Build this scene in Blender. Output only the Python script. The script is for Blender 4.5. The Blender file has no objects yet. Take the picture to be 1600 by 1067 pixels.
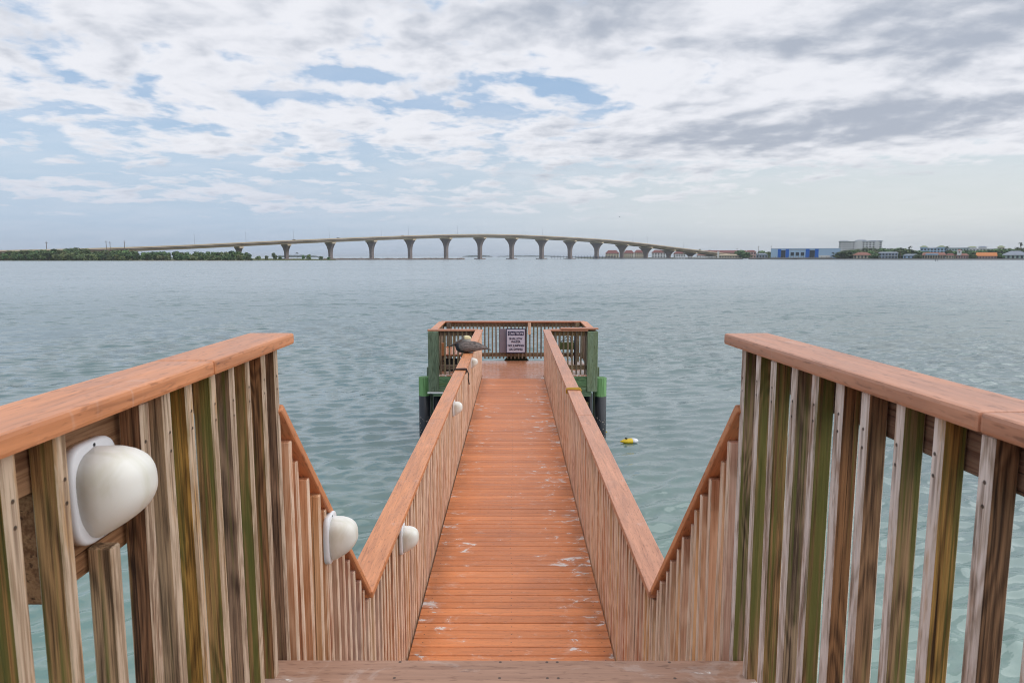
import bpy, bmesh, math, random
import numpy as np
from mathutils import Vector, Matrix
R = math.radians
rnd = random.Random(11)
S = bpy.context.scene
COL = S.collection

# ------------------------------------------------------------------ camera
CX, CZ, F, TH = 0.012, 3.70, 1067.0, math.atan(133/1067)
cam_d = bpy.data.cameras.new('camera'); cam = bpy.data.objects.new('camera', cam_d); COL.objects.link(cam)
cam_d.sensor_width = 36; cam_d.lens = 24.0
cam_d.clip_start = 0.02; cam_d.clip_end = 60000
cam.location = (CX, 0, CZ); cam.rotation_euler = (R(90)-TH, 0, 0.0022)
cam_d.dof.use_dof = True; cam_d.dof.focus_distance = 9.0; cam_d.dof.aperture_fstop = 14.0
S.camera = cam

def at(u, v, Y):
    """world point seen at photo position (u,v) lying Y metres ahead"""
    xr, yr = (u-802.4)/F, (533.5-v)/F
    dy = math.cos(TH)+yr*math.sin(TH); dz = -math.sin(TH)+yr*math.cos(TH)
    t = Y/dy
    return Vector((CX+xr*t, Y, CZ+dz*t))
def ang(u, v):
    p = at(u, v, 1.0)-Vector((CX, 0, CZ))
    return math.degrees(math.atan2(p.x, p.y)), math.degrees(math.atan2(p.z, math.hypot(p.x, p.y)))

# ------------------------------------------------------------------ node helper
class NT:
    def __init__(s, tree): s.t = tree; s.n = tree.nodes; s.l = tree.links
    def node(s, typ, ins=None, **kw):
        nd = s.n.new(typ)
        for k, v in kw.items(): setattr(nd, k, v)
        for k, v in (ins or {}).items(): s.put(nd.inputs[k], v)
        return nd
    def put(s, sock, v):
        if isinstance(v, bpy.types.NodeSocket): s.l.new(v, sock)
        else:
            if hasattr(sock.default_value, '__len__') and not hasattr(v, '__len__'): v = (v,)*len(sock.default_value)
            if sock.type == 'RGBA' and len(v) == 3: v = (*v, 1)
            sock.default_value = v
    def m(s, op, a, b=0.0, c=0.0, clamp=False):
        nd = s.n.new('ShaderNodeMath'); nd.operation = op; nd.use_clamp = clamp
        for i, v in enumerate((a, b, c)): s.put(nd.inputs[i], v)
        return nd.outputs[0]
    def vm(s, op, a, b=(0, 0, 0)):
        nd = s.n.new('ShaderNodeVectorMath'); nd.operation = op
        s.put(nd.inputs[0], a); s.put(nd.inputs[1], b)
        return nd.outputs[0]
    def mix(s, f, a, b, blend='MIX'):
        nd = s.n.new('ShaderNodeMix'); nd.data_type = 'RGBA'; nd.blend_type = blend
        s.put(nd.inputs[0], f); s.put(nd.inputs[6], a); s.put(nd.inputs[7], b)
        return nd.outputs[2]
    def ss(s, x, lo, hi, a=0.0, b=1.0):
        nd = s.n.new('ShaderNodeMapRange'); nd.interpolation_type = 'SMOOTHSTEP'
        for i, v in enumerate((x, lo, hi, a, b)): s.put(nd.inputs[i], v)
        return nd.outputs[0]
    def noise(s, vec, scale, detail=4, rough=.55, dist=0.0):
        nd = s.n.new('ShaderNodeTexNoise')
        s.put(nd.inputs['Vector'], vec)
        for k, v in (('Scale', scale), ('Detail', detail), ('Roughness', rough), ('Distortion', dist)): s.put(nd.inputs[k], v)
        return nd.outputs[0]
    def sep(s, v):
        nd = s.n.new('ShaderNodeSeparateXYZ'); s.put(nd.inputs[0], v); return nd.outputs
    def comb(s, x, y, z):
        nd = s.n.new('ShaderNodeCombineXYZ')
        for i, v in enumerate((x, y, z)): s.put(nd.inputs[i], v)
        return nd.outputs[0]

# ------------------------------------------------------------------ sky, sun, exposure
SUN_AZ, SUN_EL = R(104), R(50)            # to the right of the camera
W = bpy.data.worlds.new('World'); S.world = W; W.use_nodes = True
t = NT(W.node_tree); t.n.clear()
STR = 0.10
sky = t.node('ShaderNodeTexSky', sky_type='NISHITA', sun_disc=False, sun_elevation=SUN_EL, sun_rotation=SUN_AZ,
             air_density=1.0, dust_density=0.6, ozone_density=1.6)
gen = t.n.new('ShaderNodeTexCoord').outputs['Generated']
dx, dy, dz = t.sep(gen)
el = t.m('MULTIPLY', t.m('ARCSINE', t.m('MINIMUM', t.m('MAXIMUM', dz, -1), 1)), 180/math.pi)
az = t.m('MULTIPLY', t.m('ARCTAN2', dx, dy), 180/math.pi)
def blobs(lst):
    """sum of soft blobs in azimuth / elevation: (photo u, v, radius u px, radius v px, amount)"""
    tot = None
    for (u, v, ru, rv, amt) in lst:
        a, e = ang(u, v)
        qa = t.m('MULTIPLY', t.m('SUBTRACT', az, a), 18.6/ru); qe = t.m('MULTIPLY', t.m('SUBTRACT', el, e), 18.6/rv)
        r2 = t.m('ADD', t.m('MULTIPLY', qa, qa), t.m('MULTIPLY', qe, qe))
        g = t.m('MULTIPLY', t.m('EXPONENT', t.m('MULTIPLY', r2, -1.0)), amt)
        tot = g if tot is None else t.m('ADD', tot, g)
    return tot
zc = t.m('ADD', t.m('MAXIMUM', dz, 0.0), 0.15)
pl = t.comb(t.m('DIVIDE', dx, zc), t.m('DIVIDE', dy, zc), 0.0)
pl = t.vm('ADD', pl, (3.1, 7.7, 0.0))
wv = t.n.new('ShaderNodeTexNoise'); t.put(wv.inputs['Vector'], pl); wv.inputs['Scale'].default_value = 1.1; wv.inputs['Detail'].default_value = 4
plw = t.vm('ADD', pl, t.vm('MULTIPLY', t.vm('SUBTRACT', wv.outputs['Color'], (.5, .5, .5)), (.28, .28, 0)))
n1 = t.noise(plw, 1.7, 9, .52)
n2 = t.noise(t.vm('ADD', plw, (11, 5, 2)), 5.6, 8, .53)
n3 = t.noise(t.vm('ADD', t.vm('MULTIPLY', plw, (1.0, 1.6, 1)), (31, 9, 4)), 2.0, 7, .50)
n4 = t.noise(t.vm('ADD', plw, (11.06, 5.05, 2)), 5.6, 8, .53)      # n2 a little towards the sun: lit and shaded sides of the puffs
dens = t.m('ADD', t.m('MULTIPLY', n1, .36), t.m('MULTIPLY', n2, .64))
cover_bias = blobs([
    (200, 40, 460, 110, .20), (60, 190, 190, 26, .14), (430, 205, 260, 30, .10), (330, 246, 230, 12, .18), (90, 100, 200, 30, .16), (560, 215, 130, 22, .08),
    (60, 292, 60, 8, .10), (400, 295, 60, 8, .12), (520, 320, 600, 10, .10), (200, 318, 200, 9, .06),
    (1330, 60, 420, 120, .26), (1150, 200, 330, 50, .20), (1480, 190, 260, 45, .20), (1000, 290, 260, 22, .14), (900, 30, 200, 60, .16),
    (540, 50, 240, 40, .12), (580, 140, 150, 12, .20), (690, 120, 40, 10, .12), (760, 60, 160, 22, .08), (640, 190, 120, 16, .10), (900, 200, 120, 40, .08), (850, 110, 40, 10, .10), (960, 108, 60, 10, .08),
    (1000, 82, 36, 16, -.26), (930, 95, 60, 12, -.16), (845, 160, 60, 40, -.12), (770, 165, 60, 20, -.04), (600, 118, 150, 10, -.20), (790, 130, 80, 14, -.10), (740, 45, 90, 8, -.10), (640, 60, 80, 6, -.12), (155, 143, 70, 8, -.08), (110, 122, 40, 7, -.14), (400, 150, 90, 12, -.12),
    (1080, 132, 50, 7, -.18), (660, 163, 60, 9, -.10), (250, 200, 110, 14, -.14), (60, 228, 170, 12, -.14), (230, 275, 420, 16, -.16), (120, 215, 120, 16, -.14), (380, 255, 200, 8, -.1), (500, 165, 300, 14, -.08), (760, 215, 70, 16, -.10), (850, 140, 130, 50, -.02), (620, 270, 300, 12, -.10),
    (1500, 300, 300, 36, -.40), (1330, 315, 160, 22, -.2), (800, 352, 1500, 22, -.25), (120, 335, 200, 22, -.06)])
dens = t.m('MULTIPLY_ADD', t.m('SUBTRACT', dens, .5), 2.7, .5)
cover_bias = t.m('ADD', cover_bias, t.m('ADD', t.ss(el, 13.5, 17, 0, .16), t.m('MULTIPLY', t.ss(az, 6, 16, 0, .24), t.ss(el, 6, 9))))
d2 = t.m('ADD', dens, cover_bias)
cover = t.ss(d2, .35, .73)
thin = t.ss(n3, .40, .70, 0, .45)
cover = t.m('MAXIMUM', cover, t.m('MULTIPLY', thin, t.m('MULTIPLY', t.ss(el, 1.5, 6), t.ss(cover_bias, -.22, -.05))))
cover = t.m('MULTIPLY', cover, t.ss(el, .9, 4.0, .1, .96))
cover = t.m('MAXIMUM', cover, t.ss(n3, .30, .75, .10, .34))
# grey undersides
dark_bias = blobs([
    (930, 16, 190, 36, .40), (1220, 76, 95, 30, .36), (1560, 30, 220, 55, .40), (1500, 165, 260, 18, .40), (1150, 216, 260, 22, .42),
    (1350, 195, 200, 24, .26), (1000, 264, 170, 10, .26), (1450, 90, 60, 24, .14), (40, 30, 200, 50, .16), (720, 78, 90, 14, .26), (500, 60, 250, 14, .08), (680, 20, 120, 20, .14),
    (1310, 110, 60, 26, -.34), (1180, 15, 60, 30, -.30), (1040, 150, 190, 40, -.18), (350, 120, 400, 80, -.10)])
grey = t.m('ADD', t.m('ADD', t.m('MULTIPLY', t.m('SUBTRACT', n3, .5), t.ss(az, -20, 15, .5, 1.5)), t.m('MULTIPLY', t.m('SUBTRACT', d2, .6), .22)), dark_bias)
grey = t.m('ADD', grey, t.m('MULTIPLY', t.m('SUBTRACT', n2, n4), 1.2))
grey = t.ss(grey, -.12, .80)
c_white = (.64/STR, .645/STR, .68/STR); c_grey = (.325/STR, .355/STR, .415/STR)
cloud = t.mix(grey, c_white, c_grey)
cloud = t.mix(t.ss(el, 2.5, 9, .55, 0), cloud, t.mix(t.ss(az, -25, 28), (.37/STR, .42/STR, .52/STR), (.52/STR, .54/STR, .55/STR)))
# haze veil near the horizon, bluish to the left, pale to the right
veil = t.mix(t.ss(az, -25, 30), (.315/STR, .405/STR, .525/STR), (.50/STR, .525/STR, .53/STR))
veil_lo = t.mix(t.ss(az, -25, 30), (.27/STR, .345/STR, .455/STR), (.38/STR, .415/STR, .455/STR))
veil = t.mix(t.ss(el, .4, 3.2), veil_lo, veil)
clear = t.mix(t.ss(el, 2, 13, .93, .30), sky.outputs[0], veil)
clear = t.mix(t.ss(el, 7, 13, 0, .8), clear, (.215/STR, .345/STR, .52/STR))
full = t.mix(cover, clear, cloud)
# overcast is brightest overhead
zen = t.ss(el, 20, 50, 1.0, .95)
full = t.vm('MULTIPLY', full, t.comb(zen, zen, zen))
bg = t.node('ShaderNodeBackground', {'Color': full, 'Strength': STR*.77})
t.l.new(bg.outputs[0], t.node('ShaderNodeOutputWorld').inputs[0])

sd = bpy.data.lights.new('sun', 'SUN'); sun = bpy.data.objects.new('sun', sd); COL.objects.link(sun)
sd.energy = .95; sd.angle = R(100)      # sun spread wide behind cloud: no sharp glitter on the water; sd.color = (1.0, .95, .88)
sv = Vector((math.sin(SUN_AZ)*math.cos(SUN_EL), math.cos(SUN_AZ)*math.cos(SUN_EL), math.sin(SUN_EL)))
sun.rotation_euler = sv.to_track_quat('Z', 'Y').to_euler(); sun.location = sv*50
S.view_settings.view_transform = 'Standard'; S.view_settings.look = 'None'
S.view_settings.gamma = 1; S.view_settings.exposure = 0.84
S.cycles.filter_width = 1.0; S.cycles.sample_clamp_direct = 4; S.cycles.sample_clamp_indirect = 4; S.cycles.max_bounces = 6; S.cycles.diffuse_bounces = 3; S.cycles.glossy_bounces = 3
S.cycles.caustics_reflective = False; S.cycles.caustics_refractive = False

# ------------------------------------------------------------------ object helpers
def link(o, parent=None):
    COL.objects.link(o)
    if parent is not None: o.parent = parent
    return o
def tag(o, label=None, cat=None, group=None, kind=None):
    if label: o['label'] = label
    if cat: o['category'] = cat
    if group: o['group'] = group
    if kind: o['kind'] = kind
    return o
def thing(name, label, cat, loc=(0, 0, 0), group=None, rz=0):
    o = bpy.data.objects.new(name, None); COL.objects.link(o); o.empty_display_size = .2
    o.location = loc; o.rotation_euler = (0, 0, rz)
    return tag(o, label, cat, group)
def copy_tree(o, parent=None):
    c = o.copy(); COL.objects.link(c)
    if parent is not None: c.parent = parent
    for ch in list(o.children): copy_tree(ch, c)
    return c
class MB:
    def __init__(s): s.bm = bmesh.new()
    def box(s, lo, hi, bev=0.0, M=None, seg=1):
        lo, hi = Vector(lo), Vector(hi); c = (lo+hi)/2; d = hi-lo
        mat = Matrix.Translation(c) @ Matrix.Diagonal((d.x, d.y, d.z, 1))
        if M is not None: mat = M @ mat
        r = bmesh.ops.create_cube(s.bm, size=1, matrix=mat)
        if bev:
            es = list({e for v in r['verts'] for e in v.link_edges})
            bmesh.ops.bevel(s.bm, geom=es, offset=bev, segments=seg, affect='EDGES', profile=.6)
        return s
    def beam(s, a, b, w, h, bev=0.0, seg=1):
        """box from a to b, w wide (horizontal), h high"""
        a, b = Vector(a), Vector(b); y = (b-a); L = y.length; y.normalize()
        x = y.cross(Vector((0, 0, 1)))
        if x.length < 1e-4: x = Vector((1, 0, 0))
        x.normalize(); z = x.cross(y)
        M = Matrix((x, y, z)).transposed().to_4x4(); M.translation = a
        return s.box((-w/2, 0, -h/2), (w/2, L, h/2), bev, M, seg)
    def cyl(s, a, b, r0, r1=None, n=12, caps=True):
        a, b = Vector(a), Vector(b); r1 = r0 if r1 is None else r1
        q = (b-a).to_track_quat('Z', 'Y').to_matrix().to_4x4()
        M = Matrix.Translation((a+b)/2) @ q
        bmesh.ops.create_cone(s.bm, cap_ends=caps, segments=n, radius1=r0, radius2=r1, depth=(b-a).length, matrix=M)
        return s
    def tube(s, pts, rad, n=8):
        pts = [Vector(p) for p in pts]; rings = []
        up = Vector((0, 0, 1))
        for i, p in enumerate(pts):
            d = (pts[min(i+1, len(pts)-1)]-pts[max(i-1, 0)]).normalized()
            x = d.cross(up)
            if x.length < .05: x = d.cross(Vector((0, 1, 0)))
            x.normalize(); y = x.cross(d)
            r = rad[i] if hasattr(rad, '__len__') else rad
            rings.append([s.bm.verts.new(p+x*(math.cos(2*math.pi*k/n)*r)+y*(math.sin(2*math.pi*k/n)*r)) for k in range(n)])
        s.skin(rings); return s
    def skin(s, rings, cap=True):
        for a, b in zip(rings, rings[1:]):
            n = len(a)
            for k in range(n): s.bm.faces.new((a[k], a[(k+1) % n], b[(k+1) % n], b[k]))
        if cap:
            s.bm.faces.new(rings[0][::-1]); s.bm.faces.new(rings[-1])
    def prism(s, poly, z0, z1):
        lo = [s.bm.verts.new((x, y, z0)) for x, y in poly]; hi = [s.bm.verts.new((x, y, z1)) for x, y in poly]
        s.skin([lo, hi]); return s
    def ball(s, c, r, sub=2):
        r = (r, r, r) if not hasattr(r, '__len__') else r
        bmesh.ops.create_icosphere(s.bm, subdivisions=sub, radius=1, matrix=Matrix.Translation(c) @ Matrix.Diagonal((*r, 1)))
        return s
    def face(s, pts): s.bm.faces.new([s.bm.verts.new(p) for p in pts]); return s
    def mesh(s, name, mat, smooth=False):
        bmesh.ops.recalc_face_normals(s.bm, faces=s.bm.faces[:])
        me = bpy.data.meshes.new(name); s.bm.to_mesh(me); s.bm.free()
        if mat: me.materials.append(mat)
        if smooth: me.polygons.foreach_set('use_smooth', [True]*len(me.polygons))
        return me
    def build(s, name, mat, parent=None, smooth=False, loc=None):
        o = bpy.data.objects.new(name, s.mesh(name, mat, smooth)); link(o, parent)
        if loc is not None: o.location = loc
        return o

# ------------------------------------------------------------------ materials
def new_mat(name):
    m = bpy.data.materials.new(name); m.use_nodes = True
    nt = NT(m.node_tree); bs = nt.n['Principled BSDF']
    return m, nt, bs
def bump(nt, bs, h, strength=.3, dist=.002):
    b = nt.node('ShaderNodeBump', {'Height': h, 'Strength': strength, 'Distance': dist})
    nt.l.new(b.outputs[0], bs.inputs['Normal'])
def plain(name, col, rough=.6, var=.12, scale=4.0, spec=.4, metal=0.0):
    m, nt, bs = new_mat(name)
    tc = nt.n.new('ShaderNodeTexCoord').outputs['Object']
    n = nt.noise(tc, scale, 5, .6)
    f = nt.m('MULTIPLY_ADD', nt.m('SUBTRACT', n, .5), var*4, 1.0)
    c = nt.vm('MULTIPLY', (*col,), nt.comb(f, f, f))
    nt.put(bs.inputs['Base Color'], c)
    nt.put(bs.inputs['Roughness'], rough); nt.put(bs.inputs['Specular IOR Level'], spec); nt.put(bs.inputs['Metallic'], metal)
    return m
def obj_rand(nt): return nt.n.new('ShaderNodeObjectInfo').outputs['Random']
def wood(name, dark, light, bleach=None, bleach_f=.75, algae=0.0, side_dim=1.0, grain_axis='Z', knots=True, rough=.75, nails=(), var=1.0):
    """weathered softwood: rings and fibres along one axis, pale sun-bleached inner face, algae on the face that never sees sun"""
    m, nt, bs = new_mat(name)
    co = nt.n.new('ShaderNodeTexCoord')
    r = obj_rand(nt)
    off = nt.comb(nt.m('MULTIPLY', r, 61.0), nt.m('MULTIPLY', r, 37.0), nt.m('MULTIPLY', r, 113.0))
    p = nt.vm('ADD', co.outputs['Object'], off)
    def sc(a, l): return {'Z': (a, a, l), 'Y': (a, l, a), 'X': (l, a, a)}[grain_axis]
    low = nt.noise(nt.vm('MULTIPLY', p, sc(9, 1.1)), 1.0, 3, .5, .3)
    arg = nt.m('MULTIPLY', low, 70.0)
    if knots:
        vo = nt.n.new('ShaderNodeTexVoronoi'); nt.put(vo.inputs['Vector'], nt.vm('MULTIPLY', p, sc(9, 2.3))); vo.inputs['Scale'].default_value = 1.0
        kd = nt.ss(vo.outputs['Distance'], .02, .50, 1, 0)
        arg = nt.m('ADD', arg, nt.m('MULTIPLY', kd, 16.0))
    rings = nt.m('MULTIPLY_ADD', nt.m('SINE', arg), .5, .5)
    fib = nt.noise(nt.vm('MULTIPLY', p, sc(210, 4.0)), 1.0, 5, .7)
    blot = nt.noise(nt.vm('MULTIPLY', p, sc(16, 2.0)), 1.0, 4, .6)
    f = nt.m('ADD', nt.m('MULTIPLY', rings, .20), nt.m('ADD', nt.m('MULTIPLY', nt.m('MULTIPLY_ADD', nt.m('SUBTRACT', fib, .5), 1.7, .5), .75), nt.m('MULTIPLY', blot, .65)))
    f = nt.ss(f, .48, 1.08)
    col = nt.mix(f, dark, light)
    if knots:
        col = nt.mix(nt.ss(vo.outputs['Distance'], .05, .13, .8, 0), col, (dark[0]*.45, dark[1]*.45, dark[2]*.45))
    ck = nt.noise(nt.vm('MULTIPLY', nt.vm('ADD', p, (3, 5, 7)), sc(140, 1.3)), 1.0, 3, .55, .2)
    col = nt.mix(nt.ss(ck, .61, .68, 0, .8), col, (dark[0]*.35, dark[1]*.32, dark[2]*.3))
    # every piece its own tint
    wn = nt.n.new('ShaderNodeTexWhiteNoise'); wn.noise_dimensions = '1D'; nt.put(wn.inputs['W'], nt.m('MULTIPLY', r, 91.7))
    hv = nt.node('ShaderNodeHueSaturation', {'Color': col, 'Hue': nt.m('MULTIPLY_ADD', wn.outputs[0], .022, .484), 'Saturation': nt.m('MULTIPLY_ADD', r, .40, .82), 'Value': nt.m('MULTIPLY_ADD', wn.outputs[0], .55*var, 1-.28*var)})
    col = hv.outputs[0]
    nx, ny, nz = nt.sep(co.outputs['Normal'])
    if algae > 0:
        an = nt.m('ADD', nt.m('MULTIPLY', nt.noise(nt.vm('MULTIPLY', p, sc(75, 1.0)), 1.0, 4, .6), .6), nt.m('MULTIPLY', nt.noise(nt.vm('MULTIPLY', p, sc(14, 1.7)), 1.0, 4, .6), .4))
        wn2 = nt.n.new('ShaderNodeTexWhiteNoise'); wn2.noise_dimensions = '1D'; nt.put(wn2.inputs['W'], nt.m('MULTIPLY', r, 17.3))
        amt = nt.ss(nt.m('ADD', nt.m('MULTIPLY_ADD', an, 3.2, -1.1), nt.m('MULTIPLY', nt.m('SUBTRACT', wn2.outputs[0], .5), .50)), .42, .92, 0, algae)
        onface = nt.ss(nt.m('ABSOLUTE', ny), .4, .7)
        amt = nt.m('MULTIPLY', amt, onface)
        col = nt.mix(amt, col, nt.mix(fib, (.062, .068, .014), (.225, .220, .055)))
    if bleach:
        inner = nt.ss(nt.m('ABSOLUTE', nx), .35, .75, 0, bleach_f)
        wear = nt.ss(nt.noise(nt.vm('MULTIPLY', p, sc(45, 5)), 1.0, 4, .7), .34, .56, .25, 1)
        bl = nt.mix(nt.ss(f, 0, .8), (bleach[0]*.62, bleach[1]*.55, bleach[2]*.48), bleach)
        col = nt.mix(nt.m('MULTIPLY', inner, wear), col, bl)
    for zn in nails:
        ox, oy, oz = nt.sep(co.outputs['Object'])
        dd = nt.m('SQRT', nt.m('ADD', nt.m('POWER', nt.m('SUBTRACT', oy, nt.m('MULTIPLY', nt.m('SUBTRACT', wn.outputs[0], .5), .008)), 2), nt.m('POWER', nt.m('SUBTRACT', oz, nt.m('MULTIPLY_ADD', r, .02, zn)), 2)))
        onin = nt.ss(nt.m('ABSOLUTE', nx), .5, .8)
        col = nt.mix(nt.m('MULTIPLY', onin, nt.ss(dd, .0022, .0042, .9, 0)), col, (.03, .02, .015))
        run = nt.m('MULTIPLY', nt.ss(nt.m('ABSOLUTE', oy), .001, .005, .45, 0), nt.ss(nt.m('SUBTRACT', zn, oz), 0, .09, 1, 0))
        run = nt.m('MULTIPLY', nt.m('MULTIPLY', run, onin), nt.m('LESS_THAN', oz, nt.m('MULTIPLY_ADD', r, .02, zn)))
        col = nt.mix(run, col, (.12, .055, .025))
    nt.put(bs.inputs['Base Color'], col); nt.put(bs.inputs['Roughness'], rough); nt.put(bs.inputs['Specular IOR Level'], .25)
    bump(nt, bs, nt.m('SUBTRACT', nt.m('ADD', fib, nt.m('MULTIPLY', rings, .25)), nt.ss(ck, .62, .70)), .6, .003)
    return m
def composite(name, base, axis='Y', rough=.42, streak=.5, drop=0.0, pitch=None, scale=1.0, spec=.5, nails=None):
    """pressed wood-plastic board: faint embossed grain, flecks, bird droppings"""
    m, nt, bs = new_mat(name)
    co = nt.n.new('ShaderNodeTexCoord').outputs['Object']
    r = obj_rand(nt)
    p = nt.vm('ADD', co, nt.comb(nt.m('MULTIPLY', r, 41.0), nt.m('MULTIPLY', r, 77.0), 0))
    def sc(a, l): return {'Y': (a, l, a), 'X': (l, a, a)}[axis]
    g = nt.noise(nt.vm('MULTIPLY', p, sc(60*scale, 3.2*scale)), 1.0, 5, .65, .4)
    g2 = nt.noise(nt.vm('MULTIPLY', p, sc(16*scale, 2.2*scale)), 1.0, 4, .6, .8)
    fl = nt.noise(nt.vm('MULTIPLY', p, sc(130*scale, 26*scale)), 1.0, 2, .5)
    big = nt.noise(p, .9, 3, .5)
    k = nt.m('ADD', nt.m('MULTIPLY', nt.m('SUBTRACT', g, .5), .8*streak), nt.m('ADD', nt.m('MULTIPLY', nt.m('SUBTRACT', g2, .5), .7*streak), nt.m('MULTIPLY', nt.m('SUBTRACT', big, .5), .5)))
    k = nt.m('SUBTRACT', k, nt.m('MULTIPLY', nt.ss(fl, .56, .70), .30*streak))
    k = nt.m('SUBTRACT', k, nt.m('MULTIPLY', nt.ss(nt.noise(nt.vm('MULTIPLY', p, sc(34*scale, 2.4*scale)), 1.0, 2, .5, 1.5), .60, .66), .15*streak))
    x, y, z = nt.sep(co)
    if pitch:
        idx = nt.m('FLOOR', nt.m('DIVIDE', y, pitch))
        wn = nt.n.new('ShaderNodeTexWhiteNoise'); wn.noise_dimensions = '1D'; nt.put(wn.inputs['W'], idx)
        k = nt.m('ADD', k, nt.m('MULTIPLY', nt.m('SUBTRACT', wn.outputs[0], .5), .26))
    k = nt.m('ADD', k, 1.0)
    col = nt.vm('MULTIPLY', base, nt.comb(k, nt.m('POWER', k, 1.15), nt.m('POWER', k, 1.25)))
    rgh = nt.m('ADD', rough, nt.m('MULTIPLY', nt.m('SUBTRACT', g2, .5), .35))
    if nails:
        nx_, ny_ = nails
        for xs in nx_:
            ddx = nt.m('SUBTRACT', x, nt.m('ADD', xs, nt.m('MULTIPLY', nt.m('SUBTRACT', big, .5), .06)))
            fy = nt.m('SUBTRACT', nt.m('FRACT', nt.m('DIVIDE', y, ny_)), .5)
            ddy = nt.m('MULTIPLY', fy, ny_)
            dd = nt.m('SQRT', nt.m('ADD', nt.m('MULTIPLY', ddx, ddx), nt.m('MULTIPLY', ddy, ddy)))
            col = nt.mix(nt.ss(dd, .003, .0055, .8, 0), col, (.02, .016, .014))
    if drop > 0:
        a = nt.noise(nt.vm('MULTIPLY', co, (6.5, 10.5, 1)), 1.0, 5, .7, .6)
        b = nt.noise(nt.vm('ADD', co, (4.4, 2.0, 0)), 1.4, 2, .5)
        edge = nt.m('MULTIPLY', nt.m('ABSOLUTE', nt.m('ADD', x, .12)), .17)
        s_ = nt.m('ADD', a, nt.m('ADD', nt.m('MULTIPLY', nt.m('SUBTRACT', b, .5), .22), edge))
        dm = nt.ss(s_, .742-drop*.05, .775-drop*.05, 0, .9)
        dm2 = nt.ss(s_, .60, .70, 0, .15)
        col = nt.mix(nt.m('MAXIMUM', dm, dm2), col, (.78, .74, .70))
        rgh = nt.m('ADD', rgh, nt.m('MULTIPLY', dm, .3))
    if pitch and drop > .3:
        grime = nt.m('MULTIPLY', nt.ss(nt.m('ABSOLUTE', x), .42, .60), nt.ss(nt.noise(nt.vm('MULTIPLY', co, (3, 1.3, 1)), 1.0, 4, .65), .35, .65, .1, .5))
        col = nt.mix(grime, col, (.20, .085, .045))
    nt.put(bs.inputs['Base Color'], col); nt.put(bs.inputs['Roughness'], rgh); nt.put(bs.inputs['Specular IOR Level'], spec)
    bump(nt, bs, nt.m('ADD', g, nt.m('MULTIPLY', g2, .6)), .35, .0018)
    return m

M = {}
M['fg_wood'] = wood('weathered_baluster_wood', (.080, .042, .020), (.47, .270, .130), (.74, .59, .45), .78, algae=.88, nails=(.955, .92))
M['fg_wood_r'] = wood('weathered_baluster_wood_skylit', (.078, .042, .022), (.46, .270, .135), (.92, .80, .73), .92, algae=.88, nails=(.955, .92))  # inner face painted paler than on the left, standing in for sky light
M['pale_wood'] = wood('pale_baluster_wood', (.50, .255, .145), (.78, .49, .325), (.94, .73, .56), .9, algae=.0, var=.45, knots=False)
M['far_wood'] = wood('grey_baluster_wood', (.13, .095, .065), (.31, .24, .17), (.40, .32, .25), .6, algae=.3)
M['stringer'] = wood('stringer_wood', (.17, .085, .045), (.42, .25, .14), None, algae=.2, grain_axis='Y')
M['stringer_x'] = wood('stringer_wood_cross', (.15, .095, .055), (.34, .235, .15), None, algae=.2, grain_axis='X')
M['green_wood'] = wood('green_treated_timber', (.105, .140, .095), (.25, .315, .225), None, algae=.4)
M['green_beam'] = wood('green_treated_beam', (.055, .10, .05), (.19, .30, .16), None, algae=.5, grain_axis='X')
M['rail'] = composite('terracotta_composite_rail', (.64, .255, .110), 'Y', .40, 1.0, drop=.45)
M['rail_r'] = composite('terracotta_composite_rail_sky_sheen', (.56, .255, .150), 'Y', .40, 1.0, drop=.45)  # pinker than the left rail: sky sheen put into its base colour
M['rail_x'] = composite('terracotta_composite_rail_cross', (.50, .21, .12), 'X', .42, .8)
M['deck'] = composite('terracotta_deck_board', (.67, .228, .078), 'X', .42, .65, drop=.95, pitch=.0922, nails=((-.56, -.005, .56), .0922))
M['platform'] = composite('terracotta_platform_board', (.54, .225, .12), 'X', .26, .5, drop=.2)
M['landing'] = composite('brown_landing_board', (.42, .235, .155), 'X', .55, .9, drop=.1, pitch=.145, nails=((-.31, -.03, .10, .13, .45), .0725))
M['plastic'] = plain('white_lamp_plastic', (.80, .80, .82), .35, .03)
M['black'] = plain('black_rubber', (.015, .015, .017), .5)
M['navy'] = plain('dark_pile_wrap', (.016, .022, .035), .35, .25, 3)
M['yellow'] = plain('yellow_rope', (.62, .43, .03), .6)
M['white'] = plain('white_paint', (.78, .78, .78), .5, .05)

def lamp_glass():
    m, nt, bs = new_mat('milky_lamp_glass')
    co = nt.n.new('ShaderNodeTexCoord').outputs['Object']
    n = nt.noise(nt.vm('MULTIPLY', co, (14, 22, 9)), 1.0, 4, .55, 1.2)
    nt.put(bs.inputs['Base Color'], nt.mix(nt.ss(n, .4, .7), (.83, .81, .75), (.74, .72, .62)))
    nt.put(bs.inputs['Roughness'], .42); nt.put(bs.inputs['Subsurface Weight'], .35)
    nt.put(bs.inputs['Subsurface Radius'], (.03, .03, .025)); nt.put(bs.inputs['Subsurface Scale'], .6)
    return m
M['lamp_glass'] = lamp_glass()

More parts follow.
